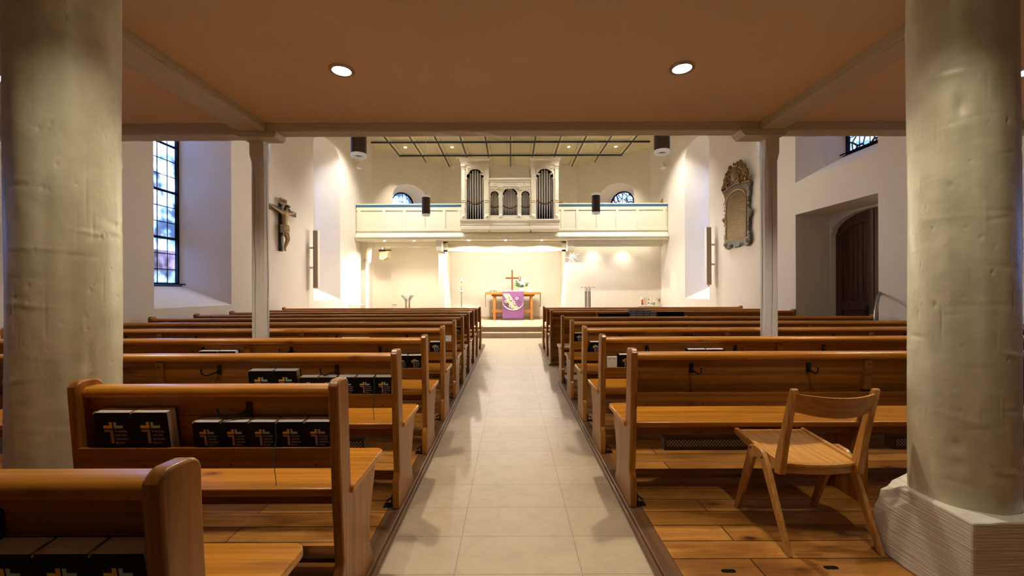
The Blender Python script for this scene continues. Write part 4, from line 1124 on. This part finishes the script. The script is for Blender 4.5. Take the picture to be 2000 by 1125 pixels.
m.prism(A+list(reversed(B)), -.014, -.008, 'y'); m.build('white_arc', plain('cream wool', (.72, .66, .55), .9), pc, smooth=0)
for x, z, d in ((-.13, .80, 1), (.14, .77, 1), (-.25, .66, 1), (.02, .64, 1), (-.10, .51, 1)):
    m = MB(); m.prism([(x+.05*math.cos(t), z+.05*math.sin(t)) for t in [2*PI*k/14 for k in range(14)]], -.018, -.012, 'y', 0)
    m.prism([(x-.028, z-.025), (x+.028, z-.025), (x+.02, z+.012), (x, z+.036), (x-.02, z+.012)], -.022, -.017, 'y', 1)
    m.prism([(x, z-.07), (x+.04, z-.10), (x+.08, z-.10), (x+.125, z-.05), (x+.125, z-.08), (x+.09, z-.125), (x+.04, z-.13)], -.018, -.012, 'y', 2); m.build('tulip_motif', [linen, red_m, ash_m], pc, smooth=0)
m = MB()
for k in range(60):
    x = -W+2*W*(k+.5)/60; m.tube([(x, .002, .085), (x+R.uniform(-.006, .006), .0, .05), (x+R.uniform(-.01, .01), .004, .02)], .003, 4)
m.build('fringe', purple_m, pc)
cr = thing('altar_cross', 'plain brown wooden cross standing on the altar', 'cross', (.045, 15.1, FZ+1.006))
m = MB(); m.box(-.028, .028, 0, .04, .03, .80); m.build('upright', wood('cross wood', (.34, .13, .035), (.20, .065, .014), 'z', knots=False), cr, bevel=.003)
m = MB(); m.box(-.24, .24, -.003, .043, .47, .53); m.build('crossbar', wood('cross wood across', (.34, .13, .035), (.24, .08, .02), 'x', knots=False), cr, bevel=.003)
m = MB(); m.box(-.10, .10, -.06, .10, 0, .03); m.build('foot', linen, cr, bevel=.004)
bk = thing('altar_bible', 'open white-paged altar bible on a low stand before the cross', 'book', (.05, 14.82, FZ+1.016))
for s in (-1, 1):
    m = MB(); m.prism([(0, .02), (s*.04, .045), (s*.13, .04), (s*.20, .022), (s*.20, .01), (0, .0)], 0, .24, 'y'); m.build('pages', linen, bk, smooth=50)
m = MB(); m.box(-.21, .21, -.01, .25, 0, .012); m.build('stand', plain('brass stand', (.66, .42, .12), .35, .7), bk, bevel=.002)
rr = random.Random(4)
def leaf(m, p, d, L, w, mi=0):
    d = Vector(d).normalized(); sd = d.cross(Vector((rr.uniform(-.3, .3), 1, rr.uniform(-.3, .3)))).normalized()
    p = Vector(p); up = d.cross(sd)*.12*L
    m.faces([p, p+d*L*.35+sd*w+up, p+d*L*.75+sd*w*.7+up, p+d*L, p+d*L*.75-sd*w*.7+up, p+d*L*.35-sd*w+up], [(0,1,2,3), (0,3,4,5)], mi)
fv = thing('flower_vase', 'white bouquet with green leaves in a white vase beside the altar cross', 'flowers', (.37, 14.95, FZ+1.006))
m = MB(); m.lathe([(.05, 0), (.075, .03), (.08, .08), (.06, .13), (.055, .15), (.05, .14)], n=20); m.build('vase', petal_m, fv)
m = MB()
for k in range(46):
    a = rr.uniform(0, 6.28); el = rr.uniform(.15, 1.4); d = (math.cos(a)*math.cos(el), math.sin(a)*math.cos(el)*.6, math.sin(el))
    m.tube([(0, 0, .13), Vector((0, 0, .16))+Vector(d)*.12], .003, 4, 0)
    leaf(m, Vector((0, 0, .17))+Vector(d)*rr.uniform(.05, .2), d, rr.uniform(.08, .16), .022, rr.choice((0, 0, 1)))
for k in range(10): 
    d = (-.3+rr.uniform(-.1, .1), 0, 1); leaf(m, (-.05+rr.uniform(-.03, .03), 0, .35+.02*k), (rr.uniform(-.8, .8), 0, 1), .07, .012)
m.build('foliage', [green_m, green2_m], fv, smooth=0)
for k, (x, z) in enumerate(((.02, .38), (.09, .36), (-.06, .33), (.05, .30), (.14, .34), (.0, .27), (.10, .25), (.06, .42))):
    m = MB()
    for q in range(7):
        a = q*.9; m.ball((x+.022*math.cos(a), -.11+.02*math.sin(a*1.7), z+.022*math.sin(a)), .03, s=(1, .6, .8))
    m.build('white_blossom', petal_m, fv)
fl = thing('flower_arrangement', 'low white and green flower arrangement lying on the altar end', 'flowers', (-.63, 14.72, FZ+1.006))
m = MB()
for k in range(40):
    x = rr.uniform(-.2, .2); leaf(m, (x, rr.uniform(-.05, .05), .01), (rr.uniform(-1, 1), rr.uniform(-.6, .2), rr.uniform(.2, 1)), rr.uniform(.05, .10), .02, rr.choice((0, 1, 1)))
m.tube([(.04, -.06, .02), (.06, -.14, .0), (.05, -.142, -.10)], .005, 5, 0); m.build('foliage', [green_m, green2_m], fl, smooth=0)
for k in range(6):
    m = MB(); x = -.17+.065*k
    for q in range(5): m.ball((x+rr.uniform(-.02, .02), -.05, .05+rr.uniform(-.015, .02)), .022, s=(1, .7, .8))
    m.build('white_blossom', petal_m, fl)
for k, x in enumerate((.62, .72)):
    t = thing('altar_candle', 'small pale altar candle behind the vase, %s from the flowers' % ORD[k+1], 'candle', (x, 14.95, FZ+1.006)); m = MB(); m.lathe([(.022, 0), (.022, .12), (.004, .122)], n=14); m.build('wax', candle_w, t); m = MB(); m.tube([(0, 0, .12), (.002, 0, .135)], .002, 5); m.build('wick', iron, t)
# paschal candle
pk = thing('paschal_candle', 'tall white candle with red and gold motif on a slim steel stand', 'candle', (-1.74, 14.5, FZ))
m = MB(); m.lathe([(.15, 0), (.15, .012), (.02, .02), (.016, .04), (.016, .98), (.05, .985), (.055, 1.0), (.02, 1.01)], n=24); m.build('stand', steel, pk)
m = MB(); m.lathe([(.16, 1.0), (.165, 1.006)], n=24); m.build('drip_dish', clear_m, pk)
m = MB(); m.lathe([(.04, 1.01), (.04, 1.47), (.03, 1.475), (.005, 1.47)], n=24); m.build('wax', candle_w, pk)
for k, (z, c) in enumerate(((1.10, red_m), (1.17, logo_p), (1.23, logo_y), (1.30, logo_y), (1.36, red_m))):
    m = MB(); m.box(-.006, .034, -.042, -.028, z-.025, z+.025); m.build('wax_motif', c, pk)
# baptismal font
ft = thing('baptismal_font', 'glass bowl font on flared steel rods, on the crucifix side of the chancel', 'font', (-3.30, 13.2, FZ))
for k in range(4):
    a = PI/4+PI/2*k; c, s = math.cos(a), math.sin(a); m = MB(); m.tube([(.075*c, .075*s, 0), (.075*c, .075*s, .72), (.09*c, .09*s, .78), (.15*c, .15*s, .87), (.19*c, .19*s, .90)], .018, 8); m.ball((.195*c, .195*s, .905), .03, s=(1.4, 1.4, .35), sub=2); m.build('rod', steel, ft)
m = MB(); m.lathe([(.0, .70), (.06, .715), (.14, .79), (.22, .875), (.30, .885), (.30, .89), (.21, .885), (.13, .80), (.05, .725), (.0, .712)], n=32, cap=False); m.build('glass_bowl', clear_m, ft, smooth=60)
m = MB(); m.lathe([(.16, 0), (.16, .02), (.08, .025)], n=24); m.build('foot', steel, ft)
# lectern of rods with tea lights
lt = thing('votive_stand', 'stand of dark steel rods with small glass dishes, on the door side', 'candle stand', (2.45, 13.2, FZ))
for k, x in enumerate((-.075, -.025, .03, .08)):
    m = MB(); m.lathe([(.016, 0), (.016, 1.10 if k % 2 else 1.15)], (x, .03*(k % 2), 0), 10); m.build('rod', plain('dark rod %d' % k, (.10, .06, .04), .3, .8), lt)
    m = MB(); m.lathe([(.022, 1.02), (.028, 1.10), (.028, 1.13), (.02, 1.13)], (x, .03*(k % 2), 0), 12); m.build('cup', white_p, lt)
m = MB(); m.lathe([(.27, 1.12), (.28, 1.13), (.27, 1.135), (.0, 1.125)], n=32, cap=False); m.build('glass_dish', clear_m, lt)
m = MB()
for k in range(7):
    a = 2*PI*k/7; m.ball((.2*math.cos(a), .2*math.sin(a), 1.15), .017, sub=1)
m.build('tea_light_cups', steel, lt)
m = MB(); m.lathe([(.18, 0), (.18, .02), (.10, .03)], n=24); m.build('foot', steel, lt)
# star
st = thing('paper_star', 'white many-pointed star lantern hanging under the gallery', 'star', (2.05, 13.72, 2.42))
m = MB(); m.ball((0, 0, 0), .055, sub=2); m.build('core', frost, st)
G = PI*(3-math.sqrt(5))
for k in range(20):
    z = 1-2*(k+.5)/20; q = math.sqrt(1-z*z); d = Vector((q*math.cos(G*k), q*math.sin(G*k), z))
    T = d.to_track_quat('Z', 'Y').to_matrix().to_4x4(); m = MB(T); m.lathe([(.038, .035), (.0015, .245 if k % 2 else .19)], n=4); m.build('point', frost, st, smooth=0)
m = MB(); m.tube([(0, 0, .05), (0, 0, .50)], .003, 5); m.build('cord', white_p, st)
# shelf with painted candles
tag(MB().box(4.36, 5.12, 14.02, 14.24, .795, .82).build('candle_shelf', white_p, bevel=.004), 'thin white shelf on the chancel wall holding painted candles', 'shelf')
specs = [(4.47, .27, .048, 'thick candle with red stripe, at the altar end of the shelf', [(red_m, .0, .2), (ash_m, .02, .06)]), (4.585, .255, .040, 'plain tan candle, second on the shelf', []), (4.69, .26, .034, 'slim white candle with red mark, third on the shelf', [(red_m, .17, .05), (ash_m, .05, .05)]), (4.775, .28, .03, 'tall slim white candle, fourth on the shelf', [(ash_m, .03, .04)]), (4.87, .25, .04, 'candle with green foot, fifth on the shelf', [(green2_m, .0, .09)]), (4.965, .26, .032, 'yellowish candle with gold dot, sixth on the shelf', [(logo_y, .2, .04)]), (5.055, .25, .034, 'tan candle with dark drawing, last on the shelf', [(ash_m, .12, .09)])]
for x, h, r, lb, ms in specs:
    t = thing('painted_candle', lb, 'candle', (x, 14.12, .82), 0, 'painted candles on the shelf')
    m = MB(); m.lathe([(r, 0), (r, h), (r*.7, h+.004), (.003, h)], n=18); m.build('wax', candle_w if 'tan' not in lb else plain('candle tan', (.66, .54, .36), .5), t)
    for mt, z, hh in ms:
        m = MB(); m.lathe([(r*1.01, z+.01), (r*1.02, z+.012), (r*1.02, z+hh), (r*1.01, z+hh+.002)], n=18, cap=False)
        o = m.build('painted_motif', mt, t)
        if mt is not green2_m:
            bm = bmesh.new(); bm.from_mesh(o.data); bmesh.ops.delete(bm, geom=[f for f in bm.faces if not (f.calc_center_median().y < -r*.6 and (f.calc_center_median().x < .35*r))], context='FACES'); bm.to_mesh(o.data); bm.free()
    m = MB(); m.tube([(0, 0, h), (.001, 0, h+.015)], .002, 5); m.build('wick', iron, t)

# ------------------------------------------------------------------ things on the walls
# column loudspeakers
def colspk(x, y, z0, label, sx):
    e = thing('column_loudspeaker', label, 'loudspeaker', (x, y, z0), 0, 'column loudspeakers')
    m = MB(); m.box(-.062, .062, .004, .11, 0, 1.47); m.build('cabinet', white_p, e, bevel=.004)
    m = MB(); m.box(-.056, .056, -.002, .004, .02, 1.45); m.build('front_cloth', grey_p, e, smooth=0)
    for z in (.5, 1.0):
        m = MB(); a, b = sorted((sx*.06, sx*(.06+.10))); m.box(a, b, .04, .07, z, z+.05); m.build('wall_bracket', white_p, e)
    return e
colspk(XL+.16, 10.45, 1.41, 'tall slim column loudspeaker on the crucifix wall beside the arched niche', -1)
colspk(XR-.16, 10.45, 1.46, 'tall slim column loudspeaker on the epitaph wall beside the arched niche', 1)
# small speakers high on the walls
for x, y, sx, lb in ((XL+.16, 13.5, -1, 'small white speaker high on the crucifix-side wall beside the gallery'), (XR-.16, 13.6, 1, 'small white speaker high on the door-side wall beside the gallery')):
    e = thing('wall_speaker', lb, 'loudspeaker', (x, y, 5.44), sx*.5)
    m = MB(); m.prism([(-.07, -.07), (.07, -.07), (.09, .09), (-.09, .09)], -.10, .10, 'z', M=Matrix.Rotation(-.25, 4, 'X')); m.build('cabinet', white_p, e, bevel=.006)
    m = MB(); m.tube([(0, .06, .0), (sx*.06, .10, .02), (sx*.14, .06, .03)], .012, 6); m.ball((sx*.1, .08, .025), .02); m.build('bracket', iron, e)
# tilted speaker and projector box in the crucifix-side bay
e = thing('tilted_loudspeaker', 'white tilted loudspeaker hanging under the gallery on the crucifix side', 'loudspeaker', (-4.81, 13.95, 2.30))
m = MB(); m.box(-.05, .05, 0, .12, 0, .56, M=Matrix.Rotation(.10, 4, 'Y')); m.build('cabinet', white_p, e, bevel=.005)
m = MB(); m.tube([(-.03, .06, .10), (-.16, .08, .06)], .014, 6); m.tube([(-.16, .08, .02), (-.16, .08, .14)], .012, 6); m.build('bracket', steel, e)
e = thing('projector_box', 'cream rounded box with a black slit mounted under the gallery', 'box', (-4.42, 14.45, 2.43))
m = MB(); m.prism([(-.18, .02), (-.05, 0), (.08, .08), (.12, .24), (.17, .30), (-.18, .30)], 0, .4, 'y'); m.build('housing', plain('cream housing', (.66, .58, .33), .5), e, bevel=.01)
m = MB(); m.box(-.12, -.06, .1, .3, .34, .57); m.build('mount', steel, e)
m = MB(); m.box(-.19, .0, -.01, .2, .30, .35); m.box(0, .2, -.01, .2, .335, .35); m.build('black_slit', dark_m, e, smooth=0)
# wall rail / heater strip
for x, y0, y1, z, sx, lb in ((XL, 12.9, 14.6, .86, 1, 'long pale handrail on the wall beyond the crucifix-side pews'),):
    e = thing('wall_rail', lb, 'rail', (x, y0, z)); m = MB(); m.box(.06*sx, .10*sx, 0, y1-y0, 0, .045); m.build('bar', white_p, e, bevel=.01)
    for q in (.1, 1.55):
        m = MB(); m.box(0, .07*sx, q, q+.03, .01, .03); m.build('bracket', steel, e)
for k, (x, z) in enumerate(((-4.62+.12, .80), (-4.62+.12, .66))):
    e = thing('socket_strip', 'three-hole socket strip on the chancel wall behind the font, %s one' % ('upper', 'lower')[k], 'socket', (x, 15.74, z+.02)); m = MB(); m.box(-.02, .17, -.01, .008, -.05, .05); m.build('plate', white_p, e, bevel=.004)
    for q in range(3):
        m = MB(); m.lathe([(.018, 0), (.016, .004)], n=12, M=Matrix.Translation((.02+.056*q, -.0095, 0)) @ Matrix.Rotation(PI/2, 4, 'X')); m.build('hole', dark_m, e)
for x, y, sx, lb in ((5.0, 13.66, .03, 'small brown wooden desk end poking above the gallery rail at the door-side wall'), (1.62, 13.62, .10, 'small brown wooden ledge above the gallery rail beside the organ')):
    m = MB(); m.prism([(-sx*2, 0), (sx, 0), (sx, .16 if sx < .05 else .05), (sx*.3, .16 if sx < .05 else .05)], 0, .06, 'y'); tag(m.build('music_desk', pine_dark, loc=(x, y, 4.20)), lb, 'music desk')

# crucifix on the left wall
cx_ = thing('crucifix', 'dark wooden crucifix with a carved figure on the wall behind the slender post', 'crucifix', (XL, 9.13, 3.13), PI/2)
m = MB(); m.box(-.055, .055, -.06, -.001, -.91, .16); m.build('upright', crosswood, cx_, bevel=.004)
m = MB(); m.box(-.6, .6, -.058, -.012, -.055, .055); m.build('crossbar', crosswood, cx_, bevel=.004)
pl = MB(); pl.box(-.13, .13, -.10, -.062, .12, .25); plo = pl.build('title_board', corpus_m, cx_, bevel=.004)
text_obj('title_letters', 'INRI', .11, dark_m, plo, (-.115, -.101, .147), .002)
def skin_body(name, verts, edges, mat, parent, sub=2):
    me = bpy.data.meshes.new(name); me.from_pydata([v[0] for v in verts], edges, []); o = bpy.data.objects.new(name, me); C.objects.link(o)
    o.parent = parent; me.materials.append(mat)
    md = o.modifiers.new('skin', 'SKIN'); 
    for i, v in enumerate(verts):
        d = me.skin_vertices[0].data[i]; d.radius = v[1] if isinstance(v[1], tuple) else (v[1], v[1]); d.use_root = (i == 0)
    md.use_smooth_shade = True; s = o.modifiers.new('sub', 'SUBSURF'); s.levels = sub; s.render_levels = sub
    return o
V = [((0, -.115, -.42), (.075, .05)), ((0, -.12, -.30), (.062, .045)), ((0, -.125, -.17), (.085, .055)), ((0, -.125, -.09), (.07, .045)), ((.005, -.14, -.03), .028), ((.015, -.165, .03), (.042, .05)), ((.02, -.17, .075), (.036, .042)),
     ((.115, -.115, -.085), .034), ((.21, -.10, -.045), .028), ((.32, -.085, -.025), .023), ((.43, -.075, .005), .02), ((.52, -.07, .03), .015), ((.57, -.07, .035), (.022, .01)),
     ((-.115, -.115, -.085), .034), ((-.21, -.10, -.045), .028), ((-.32, -.085, -.025), .023), ((-.43, -.075, .005), .02), ((-.52, -.07, .03), .015), ((-.57, -.07, .035), (.022, .01)),
     ((.05, -.12, -.47), .052), ((.045, -.16, -.58), .042), ((.04, -.175, -.655), .034), ((.032, -.14, -.74), .030), ((.022, -.10, -.85), .02), ((.018, -.125, -.91), (.02, .014)),
     ((-.05, -.12, -.47), .052), ((-.04, -.165, -.58), .042), ((-.03, -.18, -.655), .034), ((-.022, -.145, -.74), .030), ((-.014, -.115, -.85), .02), ((-.012, -.14, -.91), (.02, .014))]
E = [(0,1),(1,2),(2,3),(3,4),(4,5),(5,6),(3,7),(7,8),(8,9),(9,10),(10,11),(11,12),(3,13),(13,14),(14,15),(15,16),(16,17),(17,18),(0,19),(19,20),(20,21),(21,22),(22,23),(23,24),(0,25),(25,26),(26,27),(27,28),(28,29),(29,30)]
fig = skin_body('carved_figure', V, E, corpus_m, cx_)
m = MB(); m.ball((.018, -.155, .085), .048, s=(1, 1, .8), sub=2); m.ball((.0, -.13, .03), .04, s=(1, .8, 1.4), sub=2); m.ball((.03, -.205, .0), .022, s=(1, .7, 1.3), sub=2)
for k in range(14):
    a = 2*PI*k/14; m.tube([(.018+.05*math.cos(a), -.16+.052*math.sin(a), .07+.008*math.sin(3*a)), (.018+.056*math.cos(a+.35), -.16+.058*math.sin(a+.35), .085), (.018+.05*math.cos(a+.8), -.16+.052*math.sin(a+.8), .07)], .006, 5)
    if k % 2: m.tube([(.018+.05*math.cos(a), -.16+.05*math.sin(a), .08), (.018+.075*math.cos(a), -.16+.075*math.sin(a), .10)], [.005, .001], 4)
m.build('hair_and_crown', crown_dark, fig)
m = MB()
for k, z in enumerate((-.36, -.40, -.44, -.48)):
    m.tube([(.088*math.cos(2*PI*q/16)*(1+.08*k), -.118+.062*math.sin(2*PI*q/16), z+.014*math.sin(2*PI*q/16*3+k)) for q in range(17)], .026, 6)
m.ball((-.085, -.14, -.42), .035, s=(.8, .8, 1.6)); m.tube([(-.09, -.15, -.40), (-.11, -.15, -.50), (-.10, -.14, -.58)], [.03, .022, .01], 6)
m.build('loincloth', plain('gilt loincloth', (.36, .27, .14), .5, .1), fig)

# epitaph on the right wall
ep = thing('epitaph', 'carved black and gold baroque epitaph board on the wall beside the post', 'epitaph', (XR, 9.36, 2.29), -PI/2)
bd = plain('epitaph frame grey green', (.10, .10, .075), .5); gd = plain('epitaph gold', (.62, .36, .05), .35, .6); tb = plain('epitaph tablet', (.085, .045, .016), .45); dg_ = plain('epitaph dark gilt', (.16, .085, .025), .45, .3)
half = [(0, .03), (.06, .0), (.13, .03), (.17, .10), (.24, .07), (.30, .02), (.40, -.01), (.50, .03), (.545, .12), (.53, .22), (.48, .30), (.475, .40), (.50, .48), (.47, .55), (.52, .60), (.575, .66), (.57, .74), (.50, .79), (.47, .86), (.46, .96), (.49, 1.04), (.52, 1.12), (.51, 1.22), (.56, 1.30), (.55, 1.36), (.30, 1.42), (0, 1.44)]
poly = half+[(-x, z) for x, z in reversed(half[1:-1])]
m = MB(); m.prism(poly, -.07, -.01, 'y'); m.build('frame', bd, ep, bevel=.012, smooth=40)
def tab(g): return [(-.40-g, .22-g), (.40+g, .22-g), (.40+g, 1.05)]+[(.0+(.40+g)*math.cos(t), 1.05+(.24+g)*math.sin(t)) for t in [PI*k/14 for k in range(1, 14)]]+[(-.40-g, 1.05)]
m = MB(); m.prism(tab(0), -.078, -.06, 'y'); m.build('tablet', tb, ep, smooth=0)
m = MB(); T = [(x, -.082, z) for x, z in tab(.012)]; m.tube(T+[T[0], T[1]], .013, 6); m.build('gold_border', gd, ep)
m = MB(); rr = random.Random(8)
for r_ in range(19):
    z = .27+.05*r_; w = .34 if z < 1.02 else .34*math.sqrt(max(0, 1-((z-1.02)/.27)**2)); x = -w
    while x < w-.02:
        L_ = rr.uniform(.02, .07); L_ = min(L_, w-x)
        q = x
        while q < x+L_:
            hh = rr.choice((.016, .016, .026)); m.box(q, q+.0035, -.081, -.077, z, z+hh); m.box(q, q+.009, -.081, -.077, z+rr.choice((0, .007, .014)), z+rr.choice((.003, .010, .017))+.002); q += .011
        x += L_+.016
m.build('gold_inscription', gd, ep, smooth=0)
m = MB()
for sx in (-1, 1):
    for k in range(42):
        z = rr.uniform(.08, 1.3); x = sx*rr.uniform(.44, .53); m.ball((x, -.075, z), rr.uniform(.012, .024), s=(1, .5, 1.4))
    for (x, z, r_) in ((.46, .10, .07), (.54, .70, .06), (.24, .05, .05)):
        m.tube([(sx*(x+r_*(1-t/11)*math.cos(t)), -.078, z+r_*(1-t/11)*math.sin(t)) for t in [.5*q for q in range(18)]], .012, 6)
m.build('frame_carving', plain('epitaph carving grey', (.26, .23, .17), .5), ep)
m = MB()
for sx in (-1, 1):
    m.ball((sx*.53, -.085, .70), .035, s=(1, .5, 1), sub=2)
m.build('red_rosette', plain('epitaph red', (.22, .045, .025), .5), ep)
m = MB()
m.tube([(-.56, -.07, 1.37), (0, -.08, 1.45), (.56, -.07, 1.37)], .03, 8)
for sx in (-1, 1):
    m.tube([(sx*(.52+.085*(1-t/13)*math.cos(t)), -.08, 1.44+.085*(1-t/13)*math.sin(t)) for t in [.5*q for q in range(22)]], .022, 7)
    # seated cherub-like lumps and rising foliage
    for (x, z, r_) in ((.40, 1.62, .085), (.37, 1.74, .055), (.46, 1.54, .06), (.22, 1.86, .06), (.27, 1.80, .05), (.15, 1.70, .05), (.31, 1.52, .06)):
        m.ball((sx*x, -.09, z), r_, s=(.9, .7, 1.1), sub=2)
    for k in range(60):
        t = rr.random(); x = .54*(1-t*t*.75)*rr.uniform(.3, 1); z = 1.42+.50*t*rr.uniform(.55, 1.0)
        m.ball((sx*x, -.075-rr.uniform(0, .05), z), rr.uniform(.018, .04), s=(1, .7, 1.2))
    for k in range(9):
        x = sx*rr.uniform(.08, .45); z = 1.47+rr.uniform(0, .28); q = rr.uniform(.03, .06); a = rr.uniform(0, 6)
        m.tube([(x+q*math.cos(a+t)*(1-t/8), -.11, z+q*math.sin(a+t)*(1-t/8)) for t in [.6*i for i in range(10)]], .011, 5)
m.build('carved_crest', dg_, ep)
m = MB(); m.ball((0, -.11, 1.66), .14, s=(1, .4, 1.15), sub=2); m.build('shield', plain('epitaph shield', (.17, .10, .05), .5), ep)
m = MB()
for k in range(46):
    a = rr.uniform(0, 6.28); m.ball((.5*math.cos(a)*rr.uniform(.3, 1), -.12, 1.62+.22*math.sin(a)*rr.uniform(.3, 1)), rr.uniform(.007, .014))
m.build('gilt_highlights', gd, ep)

# ------------------------------------------------------------------ daylight
w = bpy.data.worlds.new('overcast sky'); scene.world = w; w.use_nodes = True; nt = w.node_tree; bg = nt.nodes['Background']
tc = N(nt, 'ShaderNodeTexCoord'); sp = N(nt, 'ShaderNodeSeparateXYZ'); nt.links.new(tc.outputs['Generated'], sp.inputs[0])
nz = N(nt, 'ShaderNodeTexNoise'); nz.inputs['Scale'].default_value = 4; nt.links.new(tc.outputs['Generated'], nz.inputs['Vector'])
r1 = ramp(nt, sp.outputs['Z'], [(0, (.55, .68, .95)), (.4, (.42, .58, 1.0)), (1, (.28, .46, 1.0))])
nt.links.new(mixc(nt, ramp(nt, nz.outputs['Fac'], [(.42, (0, 0, 0)), (.62, (1, 1, 1))]).outputs[0], r1.outputs[0], (.75, .86, 1.0)), bg.inputs['Color'])
bg.inputs['Strength'].default_value = 20.0
scene.view_settings.exposure = 0.0
